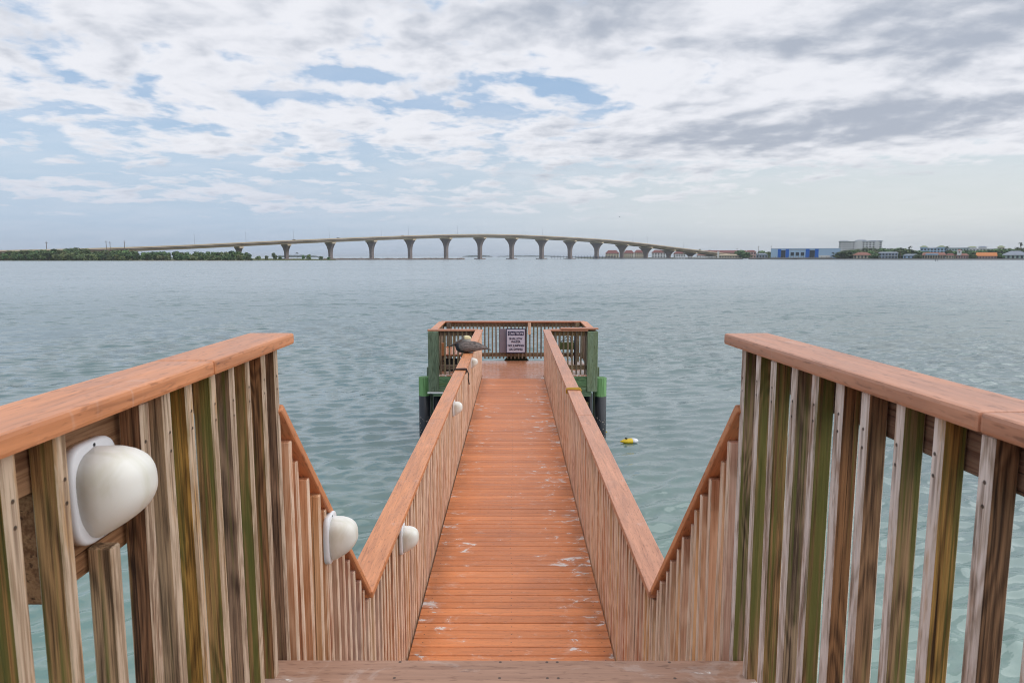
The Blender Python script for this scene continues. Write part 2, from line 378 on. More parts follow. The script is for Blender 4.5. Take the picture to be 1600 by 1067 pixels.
def pile_mat(name, top, waist, low):
    """timber pile: green treated head, dark wrap below, barnacles at the waterline"""
    m, nt, bs = new_mat(name)
    co = nt.n.new('ShaderNodeTexCoord').outputs['Object']
    x, y, z = nt.sep(co)
    g = nt.noise(nt.vm('MULTIPLY', co, (40, 40, 2.5)), 1.0, 4, .6)
    c_top = nt.mix(nt.ss(g, .35, .65), (top[0]*.55, top[1]*.6, top[2]*.5), top)
    vo = nt.n.new('ShaderNodeTexVoronoi'); nt.put(vo.inputs['Vector'], co); vo.inputs['Scale'].default_value = 22
    patch = nt.noise(co, 5.0, 3, .6)
    barn = nt.m('MULTIPLY', nt.ss(vo.outputs['Distance'], .16, .30, 1, 0), nt.ss(nt.m('ADD', patch, nt.ss(z, .75, .05, -.22, .16)), .46, .54))
    c_low = nt.mix(barn, low, (.42, .36, .31))
    col = nt.mix(nt.ss(z, waist-.004, waist+.004), c_low, c_top)
    nt.put(bs.inputs['Base Color'], col); nt.put(bs.inputs['Roughness'], nt.ss(z, waist-.01, waist+.01, .32, .8))
    bump(nt, bs, nt.m('ADD', nt.m('MULTIPLY', g, .5), barn), .6, .02)
    return m
M['pile'] = pile_mat('wrapped_green_pile', (.16, .33, .13), .86, (.013, .016, .022))
M['pile_old'] = pile_mat('old_brown_pile', (.27, .19, .08), .45, (.03, .026, .018))

def foliage(name, a, b):
    m, nt, bs = new_mat(name)
    co = nt.n.new('ShaderNodeTexCoord').outputs['Object']; r = obj_rand(nt)
    n = nt.noise(nt.vm('ADD', co, nt.comb(nt.m('MULTIPLY', r, 50), 0, 0)), .35, 4, .6)
    c = nt.mix(nt.ss(n, .35, .65), a, b)
    hv = nt.node('ShaderNodeHueSaturation', {'Color': c, 'Hue': nt.m('MULTIPLY_ADD', r, .05, .475), 'Saturation': .9, 'Value': nt.m('MULTIPLY_ADD', r, .7, .65)})
    nt.put(bs.inputs['Base Color'], hv.outputs[0]); nt.put(bs.inputs['Roughness'], .7); nt.put(bs.inputs['Specular IOR Level'], .2)
    return m
M['mangrove'] = foliage('mangrove_leaves', (.050, .105, .040), (.130, .195, .055))
M['mangrove_pale'] = foliage('pale_mangrove_leaves', (.085, .125, .045), (.185, .215, .075))
M['palm'] = foliage('palm_fronds', (.035, .055, .025), (.075, .100, .040))
M['bark'] = plain('grey_bark', (.16, .12, .09), .9)

# ------------------------------------------------------------------ water (one sheet to the horizon)
def make_water():
    rs = [0.0]
    d = 1.2
    while d < 30000:
        rs.append(d); d += max(.04, .0048*d if d < 120 else (.0048*120+(d-120)*.035))
    rs = np.array(rs[1:])
    fine = np.radians(np.linspace(-58, 58, 900)); back = np.radians(np.linspace(58, 302, 50))[1:-1]
    an = np.concatenate([fine, back])
    A, D = np.meshgrid(an, rs)
    X = np.sin(A)*D; Y = np.cos(A)*D; Z = np.zeros_like(X)
    sp = np.gradient(rs)[:, None]*np.ones_like(X)
    isfine = (np.abs(A) <= R(58.01)).astype(float)
    g = np.random.default_rng(4); N = 72
    lam = np.exp(g.uniform(np.log(.16), np.log(.66), N))
    th = R(20)+g.normal(0, .42, N)
    ph = g.uniform(0, 2*np.pi, N)
    sl = .33*np.sqrt(2.0/N)*np.where(lam < .6, .75, 1.0)
    X0, Y0 = X.copy(), Y.copy()
    # gusts: patches of livelier and calmer water
    gust = 1+.30*np.sin(X0*.11+Y0*.05+1)*np.sin(Y0*.17-X0*.06+2)+.15*np.sin(X0*.33-Y0*.21)
    for i in range(N):
        k = 2*np.pi/lam[i]; kx, ky = -math.sin(th[i])*k, math.cos(th[i])*k
        w = np.clip((lam[i]/sp-2.2)/3.0, 0, 1)*isfine*np.clip((150-D)/80, 0, 1)*gust
        a = sl[i]/k*w; q = kx*X0+ky*Y0+ph[i]
        Z += a*np.cos(q)
        X += .70*a*math.sin(th[i])*np.sin(q)*1; Y -= .70*a*math.cos(th[i])*np.sin(q)
    nr, na = X.shape
    co = np.stack([X, Y, Z], -1).reshape(-1, 3)
    co = np.vstack([co, [[0, 0, 0]]])
    i = np.arange(nr-1)[:, None]*na; j = np.arange(na)[None, :]; jn = (j+1) % na
    f = np.stack([i+j, i+jn, i+na+jn, i+na+j], -1).reshape(-1, 4)
    cen = len(co)-1
    tri = np.stack([np.full(na, cen), np.arange(na), (np.arange(na)+1) % na], -1)
    me = bpy.data.meshes.new('water')
    nl = f.size+tri.size
    me.vertices.add(len(co)); me.vertices.foreach_set('co', co.ravel())
    me.loops.add(nl); me.loops.foreach_set('vertex_index', np.concatenate([f[:, ::-1].ravel(), tri[:, ::-1].ravel()]))
    npoly = len(f)+len(tri); me.polygons.add(npoly)
    st = np.concatenate([np.arange(len(f))*4, len(f)*4+np.arange(len(tri))*3])
    me.polygons.foreach_set('loop_start', st)
    me.update(calc_edges=True); me.validate()
    me.polygons.foreach_set('use_smooth', np.ones(npoly, bool))
    at_ = me.attributes.new('calm', 'FLOAT', 'POINT')
    fade = np.clip((D-12)/40, 0, 1).ravel(); at_.data.foreach_set('value', np.append(fade, 0).astype(np.float32))
    m, nt, bs = new_mat('teal_bay_water')
    geo = nt.n.new('ShaderNodeNewGeometry').outputs['Position']
    ca, sa = math.cos(R(28)), math.sin(R(28))
    gx, gy, gz = nt.sep(geo)
    u = nt.m('ADD', nt.m('MULTIPLY', gx, ca), nt.m('MULTIPLY', gy, sa)); v = nt.m('SUBTRACT', nt.m('MULTIPLY', gy, ca), nt.m('MULTIPLY', gx, sa))
    p = nt.comb(nt.m('MULTIPLY', u, .55), v, 0)
    far = nt.node('ShaderNodeAttribute', attribute_name='calm').outputs['Fac']
    b1 = nt.noise(p, 8.0, 3, .6, .3)
    gu = nt.noise(nt.vm('MULTIPLY', geo, (.010, .035, 1)), 1.0, 4, .6)
    bn = nt.node('ShaderNodeBump', {'Height': nt.m('MULTIPLY', b1, .007), 'Strength': .8, 'Distance': 1.0})
    # wavelets too small for the sheet further out: facet slopes taken straight from noise
    def slopes(vec, scale, amt):
        nz_ = nt.n.new('ShaderNodeTexNoise'); nt.put(nz_.inputs['Vector'], vec); nz_.inputs['Scale'].default_value = scale; nz_.inputs['Detail'].default_value = 2
        return nt.vm('MULTIPLY', nt.vm('SUBTRACT', nz_.outputs['Color'], (.5, .5, .5)), (amt*.8, amt*1.1, 0))
    sl_ = nt.vm('ADD', slopes(p, 1.9, 2.4), slopes(nt.vm('ADD', p, (7, 3, 0)), .40, 1.1))
    gf = nt.m('MULTIPLY', nt.ss(gu, .3, .7, .65, 1.15), far)
    nrm = nt.vm('NORMALIZE', nt.vm('ADD', bn.outputs[0], nt.vm('MULTIPLY', sl_, nt.comb(gf, gf, gf))))
    nt.l.new(nrm, bs.inputs['Normal'])
    shoal = nt.noise(nt.vm('MULTIPLY', geo, (.05, .05, 1)), 1.0, 3, .5)
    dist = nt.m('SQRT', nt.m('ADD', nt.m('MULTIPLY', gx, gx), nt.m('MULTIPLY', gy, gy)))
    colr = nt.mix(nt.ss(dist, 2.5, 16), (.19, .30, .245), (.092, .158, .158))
    colr = nt.mix(nt.ss(dist, 25, 120), colr, (.25, .31, .335))  # far water paler: brightness of the reflected sky painted into its colour
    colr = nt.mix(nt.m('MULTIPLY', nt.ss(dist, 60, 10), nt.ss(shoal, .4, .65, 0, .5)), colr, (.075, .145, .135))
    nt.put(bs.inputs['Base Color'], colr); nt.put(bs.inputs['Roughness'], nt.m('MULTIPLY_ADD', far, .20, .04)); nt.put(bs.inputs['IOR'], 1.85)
    me.materials.append(m)
    o = bpy.data.objects.new('water', me); link(o); tag(o, kind='structure')
make_water()

# ------------------------------------------------------------------ pier: landing, stairs, walkway, platform
XW = .625                 # inner face of the balusters
Z_LAND, Z_DECK, Z_RAIL, Z_FG = 2.58, 1.32, 2.24, 3.487
Y_LAND = 1.79; Y0D, Y1D = 2.55, 13.18; PF, PB, PX = 13.62, 15.45, 1.60

lt = thing('landing', 'weathered brown board landing at the top of the pier stairs', 'landing', (0, 0, Z_LAND))
b = MB(); y = Y_LAND-.145
while y > -2.2:
    b.box((-.66, y+.003, -.032), (.66, y+.142, 0), .004); y -= .145
b.build('boards', M['landing'], lt)
b = MB()
for x in (-.6, 0, .6): b.box((x-.02, -2.0, -.23), (x+.02, Y_LAND-.01, -.034))
b.box((-.64, Y_LAND-.009, -.23), (.64, Y_LAND+.028, -.036))
b.build('frame', M['stringer'], lt)
for x in (-.6, .6):
    for yy in (.3, 1.6):
        MB().box((x-.07, yy-.07, -Z_LAND-.5), (x+.07, yy+.07, -.235), .005).build('post', M['green_wood'], lt)

st_ = thing('stairs', 'steep wooden stairs from the landing down to the walkway', 'stairs', (0, Y_LAND, Z_DECK))
nst = 6; rise = (Z_LAND-Z_DECK)/(nst+1); run = (Y0D-Y_LAND+.35)/(nst+1)
for k in range(nst):
    zt = (nst-k)*rise; yk = .03+k*run
    MB().box((-.58, yk, zt-.035), (.58, yk+run*1.2, zt), .004).build('tread', M['landing'], st_)
for s in (-1, 1):
    MB().beam((s*.602, .04, 1.0), (s*.602, .04+run*7, 1.0-rise*7+.06), .036, .24).build('side_stringer', M['stringer'], st_)

wk = thing('walkway_deck', 'long narrow walkway of orange deck boards over the water', 'boardwalk', (0, Y0D, Z_DECK))
b = MB(); y = 0.0; pitch = .0922
while Y0D+y < Y1D:
    b.box((-.615, y+.0035, -.026+rnd.uniform(-.0008, .0008)), (.615, y+pitch-.0035, rnd.uniform(-.001, .001)), .003); y += pitch
b.build('boards', M['deck'], wk)
b = MB()
for x in (-.58, 0, .58): b.box((x-.02, 0, -.22), (x+.02, Y1D-Y0D, -.03))
b.build('joists', M['stringer'], wk)
for yy in (.6, 3.6, 6.6, 9.4):
    MB().box((-.85, yy, -.42), (.85, yy+.09, -.222), .004).build('cross_beam', M['green_beam'], wk)
k = 0
for yy in (3.245, 6.245, 9.245, 12.045):
    for s, w_ in ((-1, 'left'), (1, 'right')):
        o = MB().cyl((0, 0, -1.0), (0, 0, .9-.02), .115, .11, 20).build('pile', M['pile_old'], None, True, (s*.62, yy, 0))
        k += 1
        tag(o, 'brown timber pile under the walkway, below the %s handrail' % w_, 'pile', 'piles under the walkway')

bal_cache = {}
def bal_mesh(L, mat, w=.038, slant=0.0, d=.040):
    key = (round(L, 3), mat.name, w, round(slant, 2), d)
    if key not in bal_cache:
        b = MB().box((-d/2, -w/2, 0), (d/2, w/2, L), .003)
        if slant:
            for v in b.bm.verts:
                if v.co.z > L/2: v.co.z += slant*v.co.y
        bal_cache[key] = b.mesh('baluster', mat)
    return bal_cache[key]
def baluster(parent, x, y, z0, z1, mat, w=.038, slant=0.0, jit=1.0, d=.040):
    o = bpy.data.objects.new('baluster', bal_mesh(z1-z0, mat, w, slant, d)); link(o, parent)
    o.location = (x, y, z0); o.rotation_euler = (rnd.gauss(0, .0022)*jit, rnd.gauss(0, .003)*jit, rnd.gauss(0, .02)*jit)
    return o
def rail_piece(parent, a, b, mat, w=.135, h=.031, name='handrail', bev=.006):
    """flat cap board, own origin so that its grain runs along its own Y"""
    a, b = Vector(a), Vector(b); d = b-a; L = d.length
    m_ = MB().box((-w/2, 0, -h), (w/2, L, 0), bev, seg=2)
    o = m_.build(name, mat, parent); o.location = a
    yaw = math.atan2(-d.x, d.y); pit = math.asin(d.z/L)
    o.rotation_euler = (pit, 0, yaw)
    return o

# --- foreground railings on the landing
for s, side in ((-1, 'left'), (1, 'right')):
    rl = thing('landing_railing', 'weathered brown and green baluster railing on the %s of the landing, closest to the camera' % side, 'railing',
               (s*XW, 0, Z_LAND), 'railings of the landing')
    if s > 0: rl.rotation_euler.z = R(3.3); rl.location.x += 1.85*math.sin(R(3.3))      # the right railing stands slightly out of square
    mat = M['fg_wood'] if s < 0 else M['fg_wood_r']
    rm = M['rail'] if s < 0 else M['rail_r']
    cut = 1.39 if s < 0 else .93
    rail_piece(rl, (s*.043, -1.2, Z_FG-Z_LAND), (s*.043, cut-.001, Z_FG-Z_LAND), rm, .128, .031, bev=.007)
    rail_piece(rl, (s*.043, cut+.001, Z_FG-Z_LAND), (s*.043, 1.905, Z_FG-Z_LAND), rm, .128, .031, bev=.007)
    MB().box((s*.06-.019, -1.2, Z_FG-.031-.088-Z_LAND), (s*.06+.019, 1.84, Z_FG-.0325-Z_LAND), .003).build('stringer', M['stringer'], rl)
    ys = []; y = 1.81
    while y > -.4: ys.append(y); y -= .0975+rnd.uniform(-.006, .006)
    for i, y in enumerate(ys):
        top = Z_FG-.032-Z_LAND-rnd.uniform(0, .002)
        w = .025+rnd.uniform(-.002, .003)
        if s < 0 and i == 8: top = 3.245-Z_LAND
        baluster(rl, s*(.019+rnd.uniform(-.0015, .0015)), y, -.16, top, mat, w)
    if s < 0:
        yl = ys[8]
        MB().box((-.077, yl-.105, 3.20-Z_LAND), (-.0395, yl+.12, Z_FG-.121-Z_LAND), .003).build('mounting_board', M['stringer'], rl)
        LAMP1 = yl
    MB().box((s*.06-.019, -1.2, -.13), (s*.06+.019, 1.84, -.042), .003).build('lower_stringer', M['stringer'], rl)

# --- stair railings
SY0, SY1, SZ0 = 1.86, 2.86, 3.265
slope = (Z_RAIL-SZ0)/(SY1-SY0)
for s, side in ((-1, 'left'), (1, 'right')):
    rl = thing('stair_railing', 'steep pale baluster railing beside the stairs on the %s, under a sloping orange handrail' % side, 'railing',
               (s*XW, SY0, Z_DECK), 'railings of the stairs')
    rm = M['rail'] if s < 0 else M['rail_r']
    rail_piece(rl, (s*.055, -.035, SZ0-Z_DECK-.035*slope), (s*.055, SY1-SY0+.012, Z_RAIL-Z_DECK-.012), M['rail'], .13, .026)
    y = .035
    while SY0+y < SY1-.01:
        top = SZ0+slope*y-Z_DECK-.026*math.sqrt(1+slope**2)-.015
        baluster(rl, s*.020, y, max(.35-y*.7, -.2), top, M['pale_wood'], .026)
        y += .0795
    MB().beam((s*.058, 0, SZ0-Z_DECK-.11), (s*.058, SY1-SY0, Z_RAIL-Z_DECK-.11), .036, .088).build('stringer', M['pale_wood'], rl)

# --- walkway railings
for s, side in ((-1, 'left'), (1, 'right')):
    rl = thing('walkway_railing', 'long baluster railing with flat orange handrail on the %s of the walkway' % side, 'railing',
               (s*XW, SY1, Z_DECK), 'railings of the walkway')
    rm = M['rail'] if s < 0 else M['rail_r']
    L = PF+.06-SY1
    cuts = ([0, 3.2, 6.9, L] if s < 0 else [0, 3.35, 4.62, 8.1, L])
    for a, b_ in zip(cuts, cuts[1:]):
        rail_piece(rl, (s*.052, a+(.003 if a else -.02), Z_RAIL-Z_DECK), (s*.052, b_-.003, Z_RAIL-Z_DECK), rm, .142, .031, bev=.005)
    y = .03; n = 0; rest = MB()
    while y < L-.02:
        top = Z_RAIL-Z_DECK-.0325-rnd.uniform(0, .0015)
        if n < 98: baluster(rl, s*.020, y, -.20, top, M['pale_wood'], .027, jit=.8)
        else:
            rest.box((-.02, y-.0135, -.2), (.02, y+.0135, top), .003)
        y += .0795+rnd.uniform(-.003, .003); n += 1
    o = rest.build('baluster_run', M['pale_wood'], rl, loc=(s*.019, 0, 0)); o['kind'] = 'stuff'
    MB().box((s*.058-.018, 0, .80), (s*.058+.018, L, .886), .003).build('stringer', M['stringer'], rl)
    MB().box((s*.058-.018, 0, -.17), (s*.058+.018, L, -.04), .003).build('lower_stringer', M['stringer'], rl)

# --- platform
pf = thing('platform_deck', 'square orange boarded platform at the far end of the pier', 'platform', (0, PF, Z_DECK))
b = MB(); y = -.03
while y < PB-PF+.04:
    b.box((-PX, y+.002, -.026), (PX, min(y+.138, PB-PF+.05), rnd.uniform(-.0006, .0006)), .002); y += .14
b.build('boards', M['platform'], pf)
b = MB(); b.box((-.615, Y1D-PF+.005, -.026), (.615, -.033, .001), .003)
b.build('threshold', M['platform'], pf)
b = MB()
b.box((-PX, -.028, -.23), (PX, .01, -.028)); b.box((-PX, PB-PF, -.23), (PX, PB-PF+.04, -.028))
for x in (-PX+.02, -.9, 0, .9, PX-.02): b.box((x-.018, .012, -.22), (x+.018, PB-PF-.002, -.03))
b.build('joists', M['green_beam'], pf)
for yy, zz in ((-.02, -.58), (1.6, -.58)):
    MB().box((-PX-.02, yy, zz+.14), (PX-.02, yy+.07, zz+.345), .004).build('cross_beam', M['green_beam'], pf)
MB().cyl((-PX-.12, -.10, -.35), (-.7, -.10, -.35), .018, .018, 8).build('pipe', M['white'], pf)

def fence(rl, a, b_, pitch=.0855, bal=M['far_wood'], cap=M['rail_x'], z0=.06, zt=None, lower=True, capw=.15):
    """rail a->b: cap, two stringers, balusters (local coordinates of rl)"""
    a, b_ = Vector(a), Vector(b_); d = (b_-a); L = d.length; u = d/L; nrm = Vector((-u.y, u.x, 0))
    zt = Z_RAIL-Z_DECK if zt is None else zt
    up = Vector((0, 0, 1))
    m_ = MB(); m_.beam(a+up*(zt-.016), b_+up*(zt-.016), capw, .032, .005); m_.build('handrail', cap, rl)
    m_ = MB(); m_.beam(a+nrm*.03+up*(zt-.085), b_+nrm*.03+up*(zt-.085), .036, .10, .003); m_.build('stringer', M['stringer_x'], rl)
    if lower:
        m_ = MB(); m_.beam(a+nrm*.03+up*.145, b_+nrm*.03+up*.145, .036, .09, .003); m_.build('lower_stringer', M['stringer_x'], rl)
    n = max(1, int(L/pitch)); off = (L-(n-1)*pitch)/2
    for i in range(n):
        p = a+u*(off+i*pitch)
        baluster(rl, p.x-nrm.x*.006, p.y-nrm.y*.006, z0, zt-.034, bal, .032, d=.032)

rl = thing('platform_railing', 'brown baluster railing across the back of the platform, behind the caution sign', 'railing', (0, PB, Z_DECK), 'railings of the platform')
fence(rl, (-PX-.03, 0, 0), (PX+.03, 0, 0))
MB().box((.335, -.10, .62), (.405, -.045, .885), .004).build('post', M['pale_wood'], rl)
for s in (-1, 1):
    MB().box((s*1.46-.045, -.10, 0), (s*1.46+.045, -.012, .885), .004).build('post', M['far_wood'], rl)
for s, side in ((-1, 'left'), (1, 'right')):
    rl = thing('platform_railing', 'short baluster railing along the %s side of the platform' % side, 'railing', (s*PX, PF, Z_DECK), 'railings of the platform')
    fence(rl, (0, .10, 0) if s < 0 else (0, PB-PF-.08, 0), (0, PB-PF-.08, 0) if s < 0 else (0, .10, 0), .11, cap=M['rail'])
    rl = thing('platform_railing', 'short baluster railing across the front of the platform, %s of the walkway' % side, 'railing', (s*.68, PF+.06, Z_DECK), 'railings of the platform')
    a, b_ = (-(PX-.68)+.09, 0, 0), (-.03, 0, 0)
    if s > 0: a, b_ = (.03, 0, 0), ((PX-.68)-.09, 0, 0)
    fence(rl, a, b_, .088, z0=.0)
    xx = s*(PX-.68)
    if s > 0: MB().box((xx-.64, -.085, Z_RAIL-Z_DECK+.0015), (xx+.115, .075, Z_RAIL-Z_DECK+.034), .005).build('corner_cap', M['rail_x'], rl)
    else: MB().box((xx-.115, -.076, Z_RAIL-Z_DECK-.0315), (xx+.089, .076, Z_RAIL-Z_DECK+.0005), .005).build('corner_cap', M['rail_x'], rl)
    MB().box((xx-.105, -.11, -.34), (xx+.105, .085, Z_RAIL-Z_DECK-.033), .008).build('corner_post', M['green_wood'], rl)

# piles at the platform corners
for (px, py, lab) in ((-1.82, PF+.22, 'left front'), (1.80, PF+.16, 'right front')):
    b = MB(); b.cyl((0, 0, -1.2), (0, 0, 1.24), .125, .118, 28)
    o = b.build('platform_pile', M['pile'], None, True, (px, py, 0))
    tag(o, 'thick pile with green top and dark wrap at the %s corner of the platform' % lab, 'pile', 'corner piles of the platform')
    for p_ in o.data.polygons: p_.use_smooth = abs(p_.normal.z) < .5
for (px, py, lab) in ((-1.74, PF+.50, 'left'), (1.745, PF+.50, 'right')):
    o = MB().box((-.06, -.06, -.9), (.06, .06, 1.40), .006).build('guide_post', M['green_wood'], None, loc=(px, py, 0))
    tag(o, 'slim green square post standing behind the %s corner pile of the platform' % lab, 'post', 'guide posts at the platform')
for (px, py, mt, lab) in ((-1.55, PF+.25, 'pile', 'dark'), (-1.40, PF+.12, 'pile_old', 'brown'), (1.45, PF+.10, 'pile_old', 'brown'), (1.57, PF+.42, 'pile', 'dark'), (-1.5, PB-.2, 'pile_old', 'brown'), (1.5, PB-.2, 'pile_old', 'brown')):
    o = MB().cyl((0, 0, -1.0), (0, 0, .86 if mt == 'pile' else .735), .10, .095, 20).build('inner_pile', M[mt], None, True, (px, py, 0))
    tag(o, '%s barnacled pile under the platform on the %s, at its %s edge' % (lab, 'left' if px < 0 else 'right', 'front' if py < PF+.6 else 'back'), 'pile', 'piles under the platform')

# ------------------------------------------------------------------ lamps on the left railings
def make_lamp():
    root = thing('bulkhead_lamp', 'lamp', 'lamp', (0, 0, 0), 'bulkhead lamps on the left railings')
    hw, hh = .056, .080
    def outline(sw, sh, n=40, e=4.0):
        o = []
        for k in range(n):
            a = 2*math.pi*k/n; c, s_ = math.cos(a), math.sin(a)
            o.append((math.copysign(abs(c)**(2/e), c)*sw, math.copysign(abs(s_)**(2/e), s_)*sh))
        return o
    b = MB(); rings = []
    for (x, k) in ((0, 1), (.012, 1), (.016, .975), (.017, .93)):
        rings.append([b.bm.verts.new((x, yy, zz)) for yy, zz in outline(hw*k, hh*k)])
    b.skin(rings); b.build('back_plate', M['plastic'], root, True)
    b = MB(); rings = []
    for i in range(25):
        q = -1+2*i/24                                    # bottom .. top
        if q > .1: k = math.sqrt(max(0, 1-((q-.1)/.9)**3.0)); dp = k**.9
        else: k = 1-.55*((.1-q)/1.1)**2.8; dp = 1-.92*((.1-q)/1.1)**2.2
        if i == 0: k *= .8; dp *= .55
        k = max(k, .06); dp = max(dp, .08)
        zz = -hh*.90+(q+1)/2*hh*1.76
        ring = []
        for a in np.linspace(0, math.pi, 19):
            ca, sa = math.cos(a), math.sin(a)
            ring.append(b.bm.verts.new((.0165+.080*dp*abs(sa)**.52, math.copysign(abs(ca)**.8, ca)*hw*.90*k, zz)))
        rings.append(ring)
    b.skin(rings); b.build('dome', M['lamp_glass'], root, True)
    b = MB()
    for zz in (hh*.90, -hh*.92): b.cyl((.0155, 0, zz), (.0175, 0, zz), .0028, .0028, 10)
    b.build('screws', M['black'], root)
    return root
lamp0 = make_lamp()
spots = [(-.660, LAMP1+.005, 3.335, 1.0, 'big milky dome lamp in the foreground, on the near left railing'),
         (-.624, 2.24, 2.745, 1.05, 'milky dome lamp on the left stair railing under the sloping handrail'),
         (-.624, 3.69, 2.118, 1.05, 'milky dome lamp on the left walkway railing nearest the stairs'),
         (-.624, 7.03, 2.118, 1.05, 'milky dome lamp halfway along the left walkway railing'),
         (-.624, 10.12, 2.118, 1.05, 'small white dome lamp on the left walkway railing just below the pelican')]
for i, (x, y, z, sc_, lab) in enumerate(spots):
    o = lamp0 if i == 0 else copy_tree(lamp0)
    o.location = (x, y, z); o.scale = (sc_,)*3; o['label'] = lab
lamp0.rotation_euler = (0, R(-2), 0); lamp0.scale = (1.05, 1.08, 1.0)

# ------------------------------------------------------------------ caution sign
def text_mesh(txt, size, mat, parent, loc, name='lettering', bold=.012, width=None):
    cu = bpy.data.curves.new('t', 'FONT'); cu.body = txt; cu.size = size; cu.align_x = 'CENTER'; cu.align_y = 'CENTER'
    cu.extrude = .002; cu.offset = size*bold
    ob = bpy.data.objects.new('t', cu); COL.objects.link(ob)
    dg = bpy.context.evaluated_depsgraph_get()
    me = bpy.data.meshes.new_from_object(ob.evaluated_get(dg))
    COL.objects.unlink(ob); bpy.data.objects.remove(ob); bpy.data.curves.remove(cu)
    me.materials.clear(); me.materials.append(mat)
    co = np.empty(len(me.vertices)*3); me.vertices.foreach_get('co', co); co = co.reshape(-1, 3)
    if width: co[:, 0] *= width/(co[:, 0].max()-co[:, 0].min())
    co[:, 1] -= (co[:, 1].max()+co[:, 1].min())/2
    me.vertices.foreach_set('co', co.ravel())
    o = bpy.data.objects.new(name, me); link(o, parent); o.location = loc; o.rotation_euler = (R(90), 0, 0)
    return o
M['sign'] = plain('pale_sign_face', (.58, .56, .66), .45, .05)
M['sign_ink'] = plain('navy_sign_ink', (.018, .018, .06), .5)
M['sign_grey'] = plain('grey_sign_back', (.24, .20, .24), .55, .06)
c = at(806, 532.5, PB-.12)
sg = thing('caution_sign', 'upright white sign with navy border reading CAUTION SHALLOW WATER on the back railing', 'sign', (c.x, PB-.125, c.z))
W_, H_ = .44, .555
MB().box((-W_/2, -.004, -H_/2), (W_/2, .004, H_/2), .003).build('board', M['sign'], sg)
b = MB(); e = .016
for lo, hi in (((-W_/2, -H_/2), (W_/2, -H_/2+e)), ((-W_/2, H_/2-e), (W_/2, H_/2)), ((-W_/2, -H_/2+e), (-W_/2+e, H_/2-e)), ((W_/2-e, -H_/2+e), (W_/2, H_/2-e))):
    b.box((lo[0], -.0075, lo[1]), (hi[0], -.0045, hi[1]))
b.build('border', M['sign_ink'], sg)
MB().box((-.178, -.0075, .122), (.178, -.0045, .218)).build('title_panel', M['sign_ink'], sg)
text_mesh('CAUTION', .085, M['sign'], sg, (0, -.010, .170), width=.32, bold=.02)
for txt, zz, wd in (('SHALLOW', .052, .295), ('WATER', -.020, .215), ('NO JUMPING', -.112, .36), ('OR DIVING', -.190, .31)):
    text_mesh(txt, .066, M['sign_ink'], sg, (0, -.008, zz), width=wd, bold=.022)
c2 = at(787.5, 532.5, PB-.05)
o = MB().box((-.10, -.003, -.275), (.10, .003, .275), .002).build('blank_panel', M['sign_grey'], None, loc=(c2.x, PB-.045, c2.z))
tag(o, 'plain grey panel fixed to the back railing beside the caution sign', 'panel')
# dark low box outside the railing below the sign
c3 = at(807, 569.5, PB+.2)
b = MB(); b.prism([(-.30, 0), (.30, 0), (.17, .16), (-.17, .16)], -.06, .06)
bmesh.ops.rotate(b.bm, verts=b.bm.verts[:], cent=(0, 0, 0), matrix=Matrix.Rotation(R(90), 3, 'X'))
o = b.build('dark_float', plain('dark_olive_foam', (.035, .038, .022), .8), None, loc=(c3.x, PB+.18, Z_DECK-.03))
tag(o, 'dark wedge shaped block at the platform edge below the caution sign', 'block')

# ------------------------------------------------------------------ things on the platform
bn = thing('bench', 'orange board bench on the left side of the platform with tall end panel', 'bench', (-1.30, 14.05, Z_DECK))
b = MB()
for i in range(3): b.box((-.20+i*.137, .0, .33), (-.20+i*.137+.132, 1.15, .365), .004)
b.build('seat', M['platform'], bn)
MB().box((-.205, -.03, .33), (-.10, -.003, .60), .004).build('end_panel', M['rail'], bn)
MB().box((-.20, 1.17, .31), (.21, 1.20, .365), .003).build('back_rail', M['stringer_x'], bn)
for x in (-.16, .17):
    for y in (.04, 1.08): MB().box((x-.03, y-.03, 0.001), (x+.03, y+.03, .329), .003).build('leg', M['far_wood'], bn)
cr = thing('crate', 'black plastic crate under the bench on the platform', 'crate', (-1.28, 14.2, Z_DECK+.002))
b = MB(); w, d, h = .17, .13, .2
b.box((-w, -d, 0), (w, d, .012)); b.box((-w, -d, .012), (-w+.01, d, h)); b.box((w-.01, -d, .012), (w, d, h))
b.box((-w+.01, -d, .012), (w-.01, -d+.01, h)); b.box((-w+.01, d-.01, .012), (w-.01, d, h)); b.build('body', M['black'], cr)
b = MB()
for lo, hi in (((-w-.012, -d-.012), (w+.012, -d+.006)), ((-w-.012, d-.006), (w+.012, d+.012)), ((-w-.012, -d+.006), (-w+.006, d-.006)), ((w-.006, -d+.006), (w+.012, d-.006))):
    b.box((lo[0], lo[1], h+.001), (hi[0], hi[1], h+.026))
b.build('rim', M['black'], cr)

M['olive'] = plain('olive_box', (.065, .085, .025), .6, .2, 12)
c = at(887, 540, PB-.15)
fb = thing('hanging_box', 'olive green box hung with wire loops on the platform railing at right', 'box', (c.x, PB-.16, c.z))
b = MB(); b.box((-.20, -.05, -.08), (.20, .05, .08), .012, seg=2); b.build('body', M['olive'], fb)
b = MB()
for s in (-1, 1): b.tube([(s*.16, 0, .08), (s*.08, 0, .16), (0, 0, .22)], .008, 6)
b.tube([(0, 0, .081), (0, 0, .22)], .008, 6); b.tube([(-.1, 0, .13), (.1, 0, .13)], .006, 6); b.build('hanger', M['black'], fb)
b = MB(); b.tube([(.18*math.cos(a), -.01, -.08+.12*math.sin(a)) for a in np.linspace(-math.pi+.1, -.1, 14)], .010, 6); b.build('loop', M['black'], fb)
b = MB(); b.tube([(.02+.17*math.cos(a), .02, -.12+.17*math.sin(a)) for a in np.linspace(-math.pi*.65, -.0, 14)], .010, 6); b.build('cord', M['white'], fb)
M['teal'] = plain('blue_reel_plastic', (.03, .14, .25), .4)
